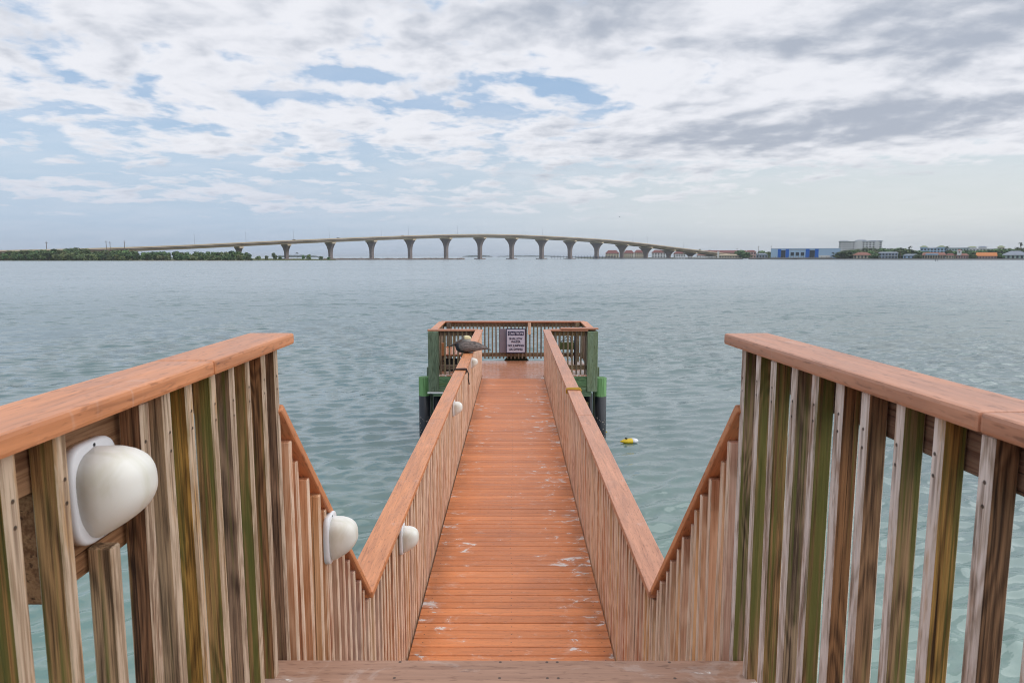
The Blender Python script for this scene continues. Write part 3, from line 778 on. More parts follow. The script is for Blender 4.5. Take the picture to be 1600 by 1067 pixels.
fr = thing('fishing_rod', 'thin dark fishing rod with blue reel leaning at the right platform rail', 'fishing rod', (.72, PF+.55, Z_DECK))
b = MB(); b.tube([(0.02, 0, 0), (-.02, .2, .35), (-.06, .45, .80)], [.012, .009, .005], 6); b.build('pole', M['black'], fr)
b = MB(); b.ball((-.03, .19, .42), (.04, .04, .05)); b.cyl((-.07, .19, .42), (.06, .19, .42), .012, .012, 8); b.build('reel', M['teal'], fr)
for s, (xx, z1) in enumerate(((1.38, .68), (1.50, .76))):
    pass
b = MB(); b.cyl((0, 0, 0), (0, 0, .80), .022, .02, 10); o = b.build('rod_tube', M['black'], None, True, (1.33, PF+.9, Z_DECK+.002))
tag(o, 'upright black tube standing on the right side of the platform', 'tube')

def strap(name, mat, s, y, lab, tail=True):
    """cord bound twice round the handrail with a hanging end"""
    r_ = thing(name, lab, 'rope', (s*(XW+.052), y, Z_RAIL))
    hw = .071+.007
    for k, dy_ in enumerate((-.016, .006, .028)):
        sk = .03*(k-1)
        b = MB(); b.tube([(-hw, dy_, -.038), (-hw, dy_, .004), (-hw+.012, dy_, .009), (0, dy_+sk*.4, .010), (hw-.012, dy_+sk, .009), (hw, dy_+sk, .004), (hw, dy_+sk, -.038), (0, dy_+sk*.5, -.042), (-hw, dy_, -.038)], .0075, 6)
        b.build('coil', mat, r_)
    if tail:
        b = MB(); b.tube([(-s*(hw+.004), .0, .006), (-s*(hw+.03), -.01, -.05), (-s*(hw+.024), -.01, -.11), (-s*(hw+.036), .0, -.19)], .0075, 6); b.build('loose_end', mat, r_)
strap('black_strap', plain('black_cord', (.035, .018, .014), .7), -1, 8.73, 'black cord tied round the left walkway handrail with a hanging end')
strap('yellow_strap', plain('ochre_rope', (.48, .27, .03), .7), 1, 7.42, 'yellow rope wrapped round the right walkway handrail', False)

# yellow mooring line and float in the water
p0, p1 = at(921, 648, PF+.0), at(948, 675, PF+.3)
b = MB(); b.tube([p0+(p1-p0)*q-Vector((0, 0, .05*math.sin(math.pi*q))) for q in np.linspace(-.15, 1.0, 10)], .012, 6)
o = b.build('mooring_line', M['yellow']); tag(o, 'yellow line running from the pier down past the right corner pile', 'rope')
c = at(984, 690, 13.3)
by = thing('float', 'yellow and white float drifting on the water right of the pier', 'float', (c.x, 13.3, 0.02), rz=R(12))
b = MB(); rings = []
prof = [(-.18, .012), (-.15, .03), (-.11, .065), (-.04, .085), (.03, .088), (.035, .088)]
for x, r_ in prof: rings.append([b.bm.verts.new((x, r_*math.cos(a), .03+r_*.85*math.sin(a))) for a in np.linspace(0, 2*math.pi, 21)[:-1]])
b.skin(rings); b.build('yellow_half', plain('yellow_float_paint', (.72, .50, .02), .35), by, True)
b = MB(); rings = []
for x, r_ in [(.036, .088), (.08, .085), (.12, .07), (.145, .045), (.155, .012)]: rings.append([b.bm.verts.new((x, r_*math.cos(a), .03+r_*.85*math.sin(a))) for a in np.linspace(0, 2*math.pi, 21)[:-1]])
b.skin(rings); b.build('white_half', M['white'], by, True)
b = MB(); b.box((-.08, -.03, .105), (-.05, .03, .13), .004); b.build('handle', M['black'], by); by.scale = (1.15, 1, .7)

# ------------------------------------------------------------------ pelican asleep on the left handrail
def make_pelican():
    pr = thing('pelican', 'brown pelican resting on the left handrail, head tucked over its back, facing left', 'pelican', (-.675, 10.36, Z_RAIL), rz=R(4))
    def loft(secs, n=20):
        b = MB(); rings = []
        for (x, z, ry, rz) in secs:
            rings.append([b.bm.verts.new((x, ry*math.cos(a), z+rz*math.sin(a))) for a in np.linspace(0, 2*math.pi, n+1)[:-1]])
        b.skin(rings); return b
    # trunk, bird looks towards -X
    b = loft([(-.205, .125, .02, .03), (-.19, .105, .07, .065), (-.15, .09, .105, .085), (-.09, .085, .122, .090), (0, .090, .125, .088), (.09, .092, .110, .078), (.17, .088, .08, .056), (.24, .070, .05, .030), (.27, .060, .03, .018)])
    # folded neck and head laid on the back
    b.tube([(-.16, 0, .12), (-.140, 0, .150), (-.105, 0, .168), (-.06, 0, .180), (-.02, 0, .198)], [.050, .046, .042, .040, .036], 14)
    b.ball((-.03, 0, .216), (.072, .046, .048), 3)
    me = b.mesh('body', None)
    o = bpy.data.objects.new('body', me); COL.objects.link(o)
    md = o.modifiers.new('r', 'REMESH'); md.mode = 'VOXEL'; md.voxel_size = .008
    ms = o.modifiers.new('s', 'SMOOTH'); ms.iterations = 6; ms.factor = .5
    dg = bpy.context.evaluated_depsgraph_get(); me2 = bpy.data.meshes.new_from_object(o.evaluated_get(dg))
    o.modifiers.clear(); o.data = me2; o.parent = pr
    m, nt, bs = new_mat('pelican_plumage')
    co = nt.n.new('ShaderNodeTexCoord').outputs['Object']; x, y, z = nt.sep(co)
    st = nt.noise(nt.vm('MULTIPLY', co, (14, 60, 45)), 1.0, 4, .6, .4)
    body = nt.mix(st, (.035, .028, .026), (.16, .125, .11))
    breast = nt.mix(nt.ss(nt.m('ADD', x, nt.m('MULTIPLY', z, .4)), -.13, -.05, 1, 0), body, (.018, .020, .026))
    neck = nt.mix(nt.ss(z, .165, .195), breast, nt.mix(nt.ss(x, -.09, .0), (.20, .18, .17), (.62, .58, .52)))
    head = nt.mix(nt.m('MULTIPLY', nt.ss(z, .205, .215), nt.ss(x, -.10, -.06)), neck, nt.mix(nt.ss(x, -.085, -.045), (.10, .07, .04), (.72, .62, .36)))
    nt.put(bs.inputs['Base Color'], head); nt.put(bs.inputs['Roughness'], .8)
    bump(nt, bs, st, .6, .01)
    me2.materials.clear(); me2.materials.append(m); me2.polygons.foreach_set('use_smooth', [True]*len(me2.polygons))
    # wings
    mw, nt, bs = new_mat('pelican_wing_feathers')
    co = nt.n.new('ShaderNodeTexCoord').outputs['Object']
    fe = nt.noise(nt.vm('MULTIPLY', co, (16, 20, 95)), 1.0, 4, .65, 1.2)
    nt.put(bs.inputs['Base Color'], nt.mix(nt.ss(fe, .36, .66), (.055, .042, .038), (.25, .20, .18))); nt.put(bs.inputs['Roughness'], .8)
    for s in (-1, 1):
        b = MB(); rings = []
        for (xx, zc_, hh, yy) in [(-.15, .105, .02, .100), (-.12, .105, .055, .118), (-.05, .102, .068, .132), (.04, .100, .066, .134), (.12, .096, .055, .120), (.19, .086, .036, .092), (.25, .072, .020, .058), (.30, .060, .006, .030)]:
            ring = []
            for a in np.linspace(0, 2*math.pi, 15)[:-1]:
                ring.append(b.bm.verts.new((xx, s*(yy-.004*0+.014*math.cos(a)-max(0, math.sin(a))*.035*hh/.06), zc_+hh*math.sin(a))))
            rings.append(ring)
        b.skin(rings); b.build('wing', mw, pr, True)
    b = loft([(.20, .074, .06, .02), (.27, .058, .05, .012), (.325, .042, .055, .006), (.34, .038, .05, .003)], 12); b.build('tail', plain('dark_tail_feathers', (.02, .022, .026), .7), pr, True)
    # bill along the breast, pointing forward and down
    b = MB(); b.tube([(-.07, -.0, .205), (-.14, -.03, .170), (-.20, -.04, .140), (-.27, -.04, .108), (-.315, -.04, .092)], [.022, .024, .020, .012, .006], 10)
    b.build('bill', plain('grey_brown_bill', (.075, .05, .04), .5), pr, True)
    b = MB(); b.ball((-.320, -.04, .090), (.024, .011, .011)); b.build('bill_tip', plain('orange_bill_tip', (.55, .16, .04), .5), pr, True)
    for s in (-1, 1):
        b = MB(); b.tube([(-.02, s*.045, .03), (-.02, s*.045, .006)], .012, 8); b.tube([(-.02, s*.045, .006), (-.06, s*.06, .004)], [.01, .006], 6)
        b.tube([(-.02, s*.045, .006), (-.065, s*.03, .004)], [.01, .006], 6); b.build('foot', M['black'], pr, True)
    for s in (-1, 1):
        b = MB(); b.ball((-.055, s*.034, .217), .006, 1); b.build('eye', M['black'], pr)
make_pelican()
# ------------------------------------------------------------------ far shore, bridge, town
M['concrete_tan'] = plain('tan_concrete', (.59, .475, .33), .8, .06, .15)
M['concrete_grey'] = plain('brown_grey_concrete', (.275, .220, .200), .85, .06, .2)
M['asphalt'] = plain('asphalt', (.05, .05, .05), .9)
M['steel'] = plain('galvanised_steel', (.35, .37, .40), .5)
BX0, BD0, BVX, BVD = -293.0, 734.0, 41.5, 27.7
bdir = Vector((BVX, BVD, 0)).normalized(); bnor = Vector((bdir.y, -bdir.x, 0))     # bnor points to the camera side
VT = [(-5, 392.5), (-4, 391), (-3, 388.8), (-2, 386), (-1, 382.8), (0, 379), (1, 375.6), (2, 372.8), (3, 370.2), (4, 368.1), (5, 366.5), (6, 366), (7, 367), (8, 369), (9, 371.4), (10, 374), (11, 377.6), (12, 381.8), (13, 386.4), (14, 390.4), (15, 394.4), (15.7, 397)]
def bpt(tt): return Vector((BX0+BVX*tt, BD0+BVD*tt, 0))
def btop(tt):
    v = np.interp(tt, [a for a, _ in VT], [c for _, c in VT]); return at(800, v, BD0+BVD*tt).z
bq = bpt(6)
br = thing('bridge', 'long tan concrete road bridge arching over the bay on flared piers', 'bridge', bq)
Wb = 13.2
def ribbon(name, mat, n0, n1, z0, z1):
    """long strip following the bridge: across from n0 to n1, between heights z0,z1 below/above the parapet top"""
    b = MB(); rings = []
    for tt in np.arange(-5, 15.71, .345):
        p = bpt(tt)-bq; zt = btop(tt)
        rings.append([b.bm.verts.new(p+bnor*n+Vector((0, 0, zt+z))) for n, z in ((n0, z0), (n1, z0), (n1, z1), (n0, z1))])
    b.skin(rings); return b.build(name, mat, br)
ribbon('parapet', M['concrete_tan'], Wb-.35, Wb, -1.25, 0)
ribbon('parapet', M['concrete_tan'], -Wb, -Wb+.35, -1.25, 0)
ribbon('road_slab', M['asphalt'], -Wb+.36, Wb-.36, -1.75, -1.15)
ribbon('slab_edge', M['concrete_grey'], Wb-.9, Wb-.02, -2.3, -1.76)
for n in (-8.5, -3, 3, 8.5):
    ribbon('girder', M['concrete_tan'] if n > 8 else M['concrete_grey'], n-.5, n+.5, -4.3, -1.76)
for k in range(0, 16):
    tt = k; p = bpt(tt)-bq; zt = btop(tt)-4.35
    if zt < 2.5: continue
    b = MB(); rings = []; H = zt-1.7
    prof = []
    hf = min(14.0, H*.8)
    for q in np.linspace(0, 1, 9):
        zz = zt-1.7-hf*(1-q); w = 3.4+9.6*(q**2.7); prof.append((w, zz))
    prof = [(3.4, -1.0)]+prof
    for w, zz in prof:
        rings.append([b.bm.verts.new(p+bnor*(sx*w)+bdir*(sy*1.5)+Vector((0, 0, zz))) for sx, sy in ((-1, -1), (1, -1), (1, 1), (-1, 1))])
    b.skin(rings)
    pier = b.build('pier', M['concrete_grey'], br)
    b = MB(); c0 = p+Vector((0, 0, 0)); rings = []
    for zz in (zt-1.69, zt):
        rings.append([b.bm.verts.new(p+bnor*(sx*13.6)+bdir*(sy*2.0)+Vector((0, 0, zz))) for sx, sy in ((-1, -1), (1, -1), (1, 1), (-1, 1))])
    b.skin(rings); b.build('pier_cap', M['concrete_tan'], pier)
    b = MB(); rings = []
    for zz in (-1.0, 1.1):
        rings.append([b.bm.verts.new(p+bnor*(sx*8.0)+bdir*(sy*4.0)+Vector((0, 0, zz))) for sx, sy in ((-1, -1), (1, -1), (1, 1), (-1, 1))])
    b.skin(rings); b.build('footing', M['concrete_grey'], pier)
# lamps and cars on the bridge
lamp_t = [-.9, .1, 1.1, 1.9, 3.15, 3.85, 5.2, 5.8, 7.2, 7.85, 9.75, 11.2, 11.8, 13.4]
def make_street_lamp():
    r_ = thing('street_lamp', 'thin tall street lamp standing on the bridge deck', 'street lamp', (0, 0, 0), 'street lamps along the bridge')
    MB().cyl((0, 0, 0), (0, 0, 11.5), .13, .09, 8).build('pole', M['steel'], r_)
    MB().tube([(0, 0, 11.4), (-1.0*bnor.x, -1.0*bnor.y, 11.9), (-2.4*bnor.x, -2.4*bnor.y, 12.0)], .06, 6).build('arm', M['steel'], r_)
    MB().ball((-2.6*bnor.x, -2.6*bnor.y, 11.95), (.45, .2, .1), 1).build('lamp_head', M['steel'], r_)
    return r_
sl = make_street_lamp()
for i, tt in enumerate(lamp_t):
    o = sl if i == 0 else copy_tree(sl)
    o.location = bpt(tt)+bnor*(Wb-.75)+Vector((0, 0, btop(tt)-1.15))
def make_car(lab, col, tt):
    r_ = thing('car', lab, 'car', bpt(tt)+bnor*(Wb-3.5)+Vector((0, 0, btop(tt)-1.14)), rz=math.atan2(bdir.y, bdir.x))
    pm = plain('car_paint_'+col, {'dark': (.02, .022, .028), 'white': (.6, .6, .6), 'grey': (.12, .12, .13)}[col], .3)
    b = MB(); b.box((-2.3, -.9, .35), (2.3, .9, 1.0), .12); b.box((-1.5, -.8, 1.0), (1.6, .8, 1.75), .2); b.build('body', pm, r_)
    for x in (-1.4, 1.4):
        for s in (-1, 1): MB().cyl((x, s*.72, .33), (x, s*.92, .33), .33, .33, 12).build('wheel', M['black'], r_)
for a in (('dark car on the bridge left of the arch, above the second flared pier', 'dark', 1.12), ('dark car climbing the bridge above the third flared pier', 'grey', 2.12), ('small dark car near the top of the bridge, left of the summit', 'dark', 3.72), ('pale car just past the summit of the bridge', 'white', 7.35)): make_car(*a)

# ---- land
def land(name, pts, z, mat, thick=1.2):
    return tag(MB().prism(pts, z-thick, z).build(name, mat), kind='structure')
M['sand'] = plain('pale_shore_sand', (.36, .30, .22), .95, .1, .2)
M['scrub'] = plain('shore_scrub', (.10, .11, .045), .95, .2, .1)
M['riprap'] = plain('riprap_stone', (.22, .175, .155), .95, .3, .8)
lp = [at(u, 406.9, 565+dv) for u, dv in ((-420, 0), (190, 0), (300, 4), (395, 8), (425, 30), (470, 60), (525, 85))]
bk = [at(u, 406, 1000) for u in (470, -420)]
land('mangrove_shore', [(p.x, p.y) for p in lp]+[(at(520, 400, 690).x, 690)]+[(p.x, p.y) for p in bk], .45, M['scrub'])
lp = [at(u, 406, 556+dv) for u, dv in ((205, 0), (392, 8))]
land('beach', [(p.x, p.y) for p in lp]+[(at(392, 400, 580).x, 580), (at(205, 400, 564).x, 564)], .30, M['sand'])
q = [at(505, 404, 700), at(722, 404, 760), at(726, 404, 768), at(505, 404, 716)]
b = MB(); b.prism([(p.x, p.y) for p in q], -.8, 1.5)
bmesh.ops.subdivide_edges(b.bm, edges=[e for e in b.bm.edges if e.calc_length() > 40], cuts=60)
for v in b.bm.verts:
    if v.co.z > 1: v.co.z += rnd.uniform(-.5, .5)*1.0; v.co.y += rnd.uniform(-.6, .6)
o = b.build('jetty', M['riprap']); tag(o, 'low rocky jetty running under the bridge from the mangrove point', 'jetty')
# right shore
rs_ = [at(u, 404, D) for u, D in ((925, 1010), (1060, 960), (1190, 800), (1320, 745), (1460, 720), (1640, 705), (2000, 690))]
rb = [at(u, 404, 1500) for u in (2000, 900)]
land('town_shore', [(p.x, p.y) for p in rs_]+[(p.x, p.y) for p in rb], 1.1, M['scrub'], 2.0)
M['seawall'] = plain('grey_seawall', (.20, .19, .18), .9, .12, .3)
b = MB()
for a, c in zip(rs_, rs_[1:]): b.beam((a.x, a.y-1.0, .4), (c.x, c.y-1.0, .4), .8, 2.2)
o = b.build('seawall', M['seawall']); tag(o, 'low grey seawall along the waterfront of the far town', 'seawall')
# far low islands on the horizon
M['far_green'] = plain('distant_woods', (.045, .06, .05), .95)
for (u0, u1, vt, D, lab) in ((425, 500, 398.3, 2600, 'left of the bridge piers'), (722, 770, 398.6, 3800, 'under the middle of the bridge'), (775, 880, 399.1, 4600, 'low and long under the bridge right of the middle')):
    b = MB(); p0, p1 = at(u0, 400, D), at(u1, 400, D); top = at(800, vt, D).z
    n = 30; rings = []
    for i in range(n+1):
        q = i/n; x = p0.x+(p1.x-p0.x)*q; h = top*(math.sin(math.pi*q)**.35)*rnd.uniform(.75, 1.0)+.1
        rings.append([b.bm.verts.new((x, D+dy_, z)) for dy_, z in ((-20, -1), (60, -1), (55, h*.8), (10, h), (-15, h*.6))])
    b.skin(rings)
    o = b.build('island', M['far_green']); tag(o, kind='structure')

# ---- trees
def crown_mesh(name, mat, seed, lobes, n, size, flat=.8):
    g = random.Random(seed); b = MB()
    for (cx, cy, cz, rx, ry, rz_) in lobes:
        m_ = int(n*rx*rz_/sum(l[3]*l[5] for l in lobes))
        for _ in range(m_):
            while True:
                p = Vector((g.uniform(-1, 1), g.uniform(-1, 1), g.uniform(-1, 1)))
                if .35 < p.length < 1: break
            p = p*(g.uniform(.85, 1.08))
            c = Vector((cx+p.x*rx, cy+p.y*ry, max(.1, cz+p.z*rz_)))
            nr = (p+Vector((g.gauss(0, .5), g.gauss(0, .5), .35+g.gauss(0, .4)))).normalized()
            x = nr.orthogonal().normalized(); x = (Matrix.Rotation(g.uniform(0, 6.3), 3, nr) @ x); y = nr.cross(x)
            s_ = size*g.uniform(.6, 1.3)
            b.face([c-x*s_, c-y*s_*.6, c+x*s_, c+y*s_*.6])
    return b.mesh(name, mat)
crowns = []
for k in range(5):
    g = random.Random(50+k); lobes = []
    for i in range(9):
        a = g.uniform(0, 6.3); rr = g.uniform(0, 3.0)
        lobes.append((math.cos(a)*rr, math.sin(a)*rr, g.uniform(1.5, 6.3)-rr*.5, g.uniform(1.4, 2.3), g.uniform(1.4, 2.3), g.uniform(1.2, 2.0)))
    crowns.append([crown_mesh('crown', M['mangrove'] if k < 3 else M['mangrove_pale'], k, lobes, 700, .62), ])
trunk_b = MB()
for k in range(4):
    a = k*1.6; trunk_b.cyl((math.cos(a)*1.1, math.sin(a)*1.1, -.3), (math.cos(a)*.7, math.sin(a)*.7, 4.5), .16, .07, 6)
trunk_me = trunk_b.mesh('trunk', M['bark'])
def tree(name, label, crown, trunk, loc, sx, sz, group, rz=0.0):
    r_ = thing(name, label, 'tree', loc, group, rz)
    for nm, me in (('crown', crown), ('trunk', trunk)):
        o = bpy.data.objects.new(nm, me); link(o, r_)
    r_.scale = (sx, sx, sz); return r_
prof_u = [-120, 0, 30, 60, 95, 105, 130, 150, 170, 200, 230, 300, 345, 365, 385, 395]
prof_v = [391, 391.5, 389, 388.5, 387, 385, 386, 389.5, 389.5, 389, 391, 391.5, 391.5, 390.5, 393, 398]
TR = random.Random(5)
u = -110
while u < 392:
    for row in (0, 1):
        uu = u+TR.uniform(-5, 5)+row*6; D = (575+TR.uniform(-3, 5)) if row else (600+TR.uniform(-8, 20))
        vt = float(np.interp(uu, prof_u, prof_v))+(TR.uniform(3.5, 8) if row else TR.uniform(-.6, 2.2))
        if row and 205 < uu < 392: D += 6
        p = at(uu, 404, D); h = at(uu, vt, D).z-.4
        k = TR.choice([0, 1, 2, 0, 1, 2, 3] if not row else [0, 2, 3, 4, 1])
        tree('mangrove_tree', 'dark green mangrove in the dense belt along the far left shore' if k < 3 else 'yellowish green mangrove in the belt along the far left shore',
             crowns[k][0], trunk_me, (p.x, p.y, .4), max(.8, h/8*1.3)*TR.uniform(.85, 1.2), h/8, 'mangroves along the far left shore', TR.uniform(0, 6.3))
    u += 7.5
for (uu, vt, D, k, sx, lab) in ((403, 397, 640, 4, .8, 'low yellow green bush at the right tip of the mangrove shore'), (416, 398, 645, 3, .75, 'low rounded pale bush just right of the mangrove belt'),
                                (428, 393.5, 660, 0, .9, 'dark round tree left of the second bridge pier'), (437, 399.5, 662, 1, .6, 'small dark bush at the foot of the dark round tree'),
                                (474, 397.5, 680, 2, .6, 'dark bush right of the second bridge pier'), (483, 395.5, 682, 3, .8, 'rounded green tree between the second and third bridge piers'),
                                (501, 400, 690, 1, .7, 'low dark bush left of the third bridge pier'), (514, 401, 692, 0, .75, 'low spreading bush at the foot of the third bridge pier')):
    p = at(uu, 404, D); h = at(uu, vt, D).z-.4
    tree('mangrove_tree', lab, crowns[k][0], trunk_me, (p.x, p.y, .4), sx*.85, h/8, None, uu)
def palm_meshes(seed):
    g = random.Random(seed); b = MB()
    for k in range(17):
        a = k*2*math.pi/17+g.uniform(-.15, .15); e0 = g.uniform(-.1, 1.0); L = g.uniform(2.2, 3.0)
        pts = []; p = Vector((0, 0, 8)); e = e0
        for i in range(6):
            pts.append(p.copy()); p = p+Vector((math.cos(a)*math.cos(e), math.sin(a)*math.cos(e), math.sin(e)))*L/5; e -= .42
        sd_ = Vector((-math.sin(a), math.cos(a), 0))
        for i in range(5):
            w0, w1 = .42*(1-i/6), .42*(1-(i+1)/6)
            b.face([pts[i]-sd_*w0-Vector((0, 0, .25*w0)), pts[i], pts[i+1], pts[i+1]-sd_*w1-Vector((0, 0, .25*w1))])
            b.face([pts[i], pts[i]+sd_*w0-Vector((0, 0, .25*w0)), pts[i+1]+sd_*w1-Vector((0, 0, .25*w1)), pts[i+1]])
    t_ = MB().tube([(0, 0, -.3), (.05, 0, 3), (.1, .05, 6), (0, 0, 8)], [.24, .17, .15, .16], 8)
    return b.mesh('crown', M['palm']), t_.mesh('trunk', M['bark'])
palms = [palm_meshes(1), palm_meshes(2)]
def palm(uu, vt, D, lab, sx=1.0):
    p = at(uu, 404, D); h = at(uu, vt, D).z-1
    k = int(uu) % 2
    tree('palm_tree', lab, palms[k][0], palms[k][1], (p.x, p.y, 1.0), sx*min(1.3, h/10+.35), h/9.2, None, uu)
palm(464, 394, 675, 'ragged lone palm beside the second bridge pier', .8)
# ---- utility poles on the left
for i, (uu, vt, lab) in enumerate(((73, 377.5, 'tall thin utility pole above the mangroves, far left'), (166.5, 376.5, 'left pole of the joined pair above the mangroves'), (172.5, 378, 'right pole of the joined pair above the mangroves'), (195, 376.8, 'tall dark utility pole where the bridge meets the mangroves'))):
    D = 640; p = at(uu, 404, D); h = at(uu, vt, D).z
    r_ = thing('utility_pole', lab, 'pole', (p.x, D, .3), 'utility poles on the far left shore')
    MB().cyl((0, 0, 0), (0, 0, h), .30, .22, 8).build('pole', M['bark'], r_)
    b = MB(); b.box((-1.3, -.12, h-1.6), (1.3, .12, h-1.35)); b.build('crossarm', M['bark'], r_)

# ---- buildings
def bmat(name, col, rough=.8): return plain(name, col, rough, .04, .3)
B = {'white': bmat('white_stucco', (.66, .66, .67)), 'cream': bmat('cream_stucco', (.56, .49, .38)), 'tan': bmat('tan_stucco', (.42, .34, .24)), 'paleblue': bmat('pale_blue_wall', (.36, .50, .66)),
     'blue': bmat('vivid_blue_wall', (.012, .12, .50)), 'bluegrey': bmat('blue_grey_siding', (.30, .36, .45)), 'mint': bmat('mint_wall', (.45, .55, .53)), 'pink': bmat('pink_wall', (.55, .36, .33)),
     'terracotta': bmat('terracotta_tiles', (.27, .12, .09)), 'redbrown': bmat('red_brown_roof', (.20, .075, .065)), 'orange': bmat('bright_orange_roof', (.58, .215, .07)), 'greyroof': bmat('grey_metal_roof', (.27, .30, .35)),
     'green': bmat('olive_green_roof', (.25, .29, .16)), 'slate': bmat('slate_roof', (.20, .23, .28)), 'glass': plain('dark_window_glass', (.028, .036, .048), .15), 'wood': bmat('dock_timber', (.20, .17, .145))}
class Bld:
    def __init__(s, name, label, cat, u0, u1, D, vt, depth=12.0, wall='white', base=1.0, group=None, wallname='wall'):
        p0, p1 = at(u0, 404, D), at(u1, 404, D); s.w = p1.x-p0.x; s.H = at(800, vt, D).z-base; s.u0, s.u1, s.D = u0, u1, D; s.base = base; s.depth = depth
        xc = (p0.x+p1.x)/2; s.k = math.cos(math.atan2(xc, D)); s.w *= s.k
        s.r = thing(name, label, cat, (xc, D, base), group, -math.atan2(xc, D))
        s.wall = MB().box((-s.w/2, 0, 0), (s.w/2, depth, s.H), 0).build(wallname, B[wall], s.r)
    def x(s, u): return (at(u, 404, s.D).x-s.r.location.x)*s.k
    def z(s, v): return at(800, v, s.D).z-s.base
    def panel(s, u0, u1, v0, v1, mat, name='panel', out=.15, parent=None):
        return MB().box((s.x(u0), -out, s.z(v1)), (s.x(u1), -.003, s.z(v0))).build(name, B[mat], s.r)
    def windows(s, nx, nz, fx=.55, fz=.5, u0=None, u1=None, v0=None, v1=None, mat='glass'):
        x0 = s.x(u0) if u0 else -s.w/2; x1 = s.x(u1) if u1 else s.w/2; z1 = s.z(v0) if v0 else s.H; z0 = s.z(v1) if v1 else 0
        cw, ch = (x1-x0)/nx, (z1-z0)/nz
        for i in range(nx):
            for j in range(nz):
                cx, cz = x0+cw*(i+.5), z0+ch*(j+.5)
                MB().box((cx-cw*fx/2, -.10, cz-ch*fz/2), (cx+cw*fx/2, -.003, cz+ch*fz/2)).build('window', B[mat], s.r)
    def hip(s, vt, mat, over=.6, ridge=.5, u0=None, u1=None, vb=None, name='roof', dep=None):
        x0 = (s.x(u0) if u0 else -s.w/2)-over; x1 = (s.x(u1) if u1 else s.w/2)+over; zb = (s.z(vb) if vb else s.H)+.004; zt = s.z(vt)
        d = dep or s.depth; b = MB(); m_ = (x0+x1)/2; hw = (x1-x0)/2*ridge
        v = [b.bm.verts.new(p) for p in ((x0, -over, zb), (x1, -over, zb), (x1, d+over, zb), (x0, d+over, zb), (m_-hw, d/2, zt), (m_+hw, d/2, zt))]
        for f in ((0, 1, 5, 4), (1, 2, 5), (2, 3, 4, 5), (3, 0, 4), (3, 2, 1, 0)): b.bm.faces.new([v[i] for i in f])
        return b.build(name, B[mat], s.r)
    def flat(s, mat, over=.5, h=.5): return MB().box((-s.w/2-over, -over, s.H+.003), (s.w/2+over, s.depth+over, s.H+h)).build('roof', B[mat], s.r)

# townhouses seen under the right end of the bridge
for (u0, u1, vw, vr, lab, D) in ((946, 967, 396, 391, 'cream townhouse block with red brown roof, leftmost behind the bridge piers', 1190), (975, 990, 395.5, 391, 'cream townhouse with red roof between two right bridge piers', 1195), (991, 1006, 395, 390.5, 'white townhouse with red gabled roof right of the cream one', 1195),
                                 (1018, 1040, 395, 390.5, 'white three storey townhouse with red roof behind the bridge descent', 1200), (1052, 1071, 396.5, 393, 'white villa with low red roof below the end of the bridge', 1205)):
    h_ = Bld('townhouse', lab, 'townhouse', u0, u1, D, vw, 14, 'cream' if 'cream' in lab else 'white'); h_.hip(vr, 'redbrown', .8, .55); h_.windows(5, 3, .45, .5)
h_ = Bld('villa', 'small white house with terracotta roof beside the white bridge pylon', 'house', 1088, 1104, 1210, 399, 10, 'white'); h_.hip(396.5, 'terracotta'); h_.windows(4, 1, .5, .5)
h_ = Bld('terrace', 'long tan waterfront terrace with dark red roof right of the bridge', 'terrace', 1098, 1166, 1240, 395.2, 16, 'tan'); h_.hip(391.3, 'redbrown', 1, .93); h_.windows(18, 2, .5, .5)
h_ = Bld('waterfront_house', 'cream house with two small gables in front of the long terrace', 'house', 1123, 1152, 930, 399.2, 12, 'cream'); h_.hip(397, 'tan', .6, .8); h_.windows(7, 1, .5, .5)
h_ = Bld('waterfront_house', 'pink house with brown roof left of the blue warehouse', 'house', 1164, 1181, 980, 393.5, 12, 'pink'); h_.hip(391, 'redbrown'); h_.windows(4, 2, .5, .45)
h_ = Bld('waterfront_house', 'pale blue house just left of the blue warehouse', 'house', 1181, 1199, 900, 398, 12, 'bluegrey'); h_.hip(395.5, 'slate'); h_.windows(4, 1, .5, .5)
h_ = Bld('tower', 'slim white tower at the end of the bridge', 'tower', 1120.5, 1123.5, 960, 393, 3, 'white'); h_.flat('white', .3, .4)
# blue warehouse
wh = Bld('warehouse', 'long light blue boat warehouse with vivid blue bays and dark doors', 'warehouse', 1203, 1311, 800, 388.6, 30, 'paleblue')
wh.flat('white', .2, .35)
for a, c_ in ((1214, 1219.2), (1226.5, 1232), (1258, 1264), (1272.5, 1278)): wh.panel(a, c_, 389.2, 403.2, 'blue', 'blue_bay')
for a, c_ in ((1219.4, 1226.3), (1264.2, 1272.3)): wh.panel(a, c_, 391, 403.0, 'glass', 'door'); wh.panel(a, c_, 389.0, 390.8, 'paleblue', 'canopy', .5)
for a in (1234.6, 1242.6, 1250.6): wh.panel(a, a+5.2, 394.2, 399.8, 'glass', 'window')
for a, v in ((1298.3, 394.3), (1305.6, 394.3), (1298.3, 398.8), (1305.6, 398.8)): wh.panel(a, a+3.6, v, v+1.6, 'glass', 'window')
wh.panel(1232.5, 1257.5, 390.0, 391.0, 'bluegrey', 'stripe'); wh.panel(1279, 1296, 399, 403, 'white', 'low_wall', .4)
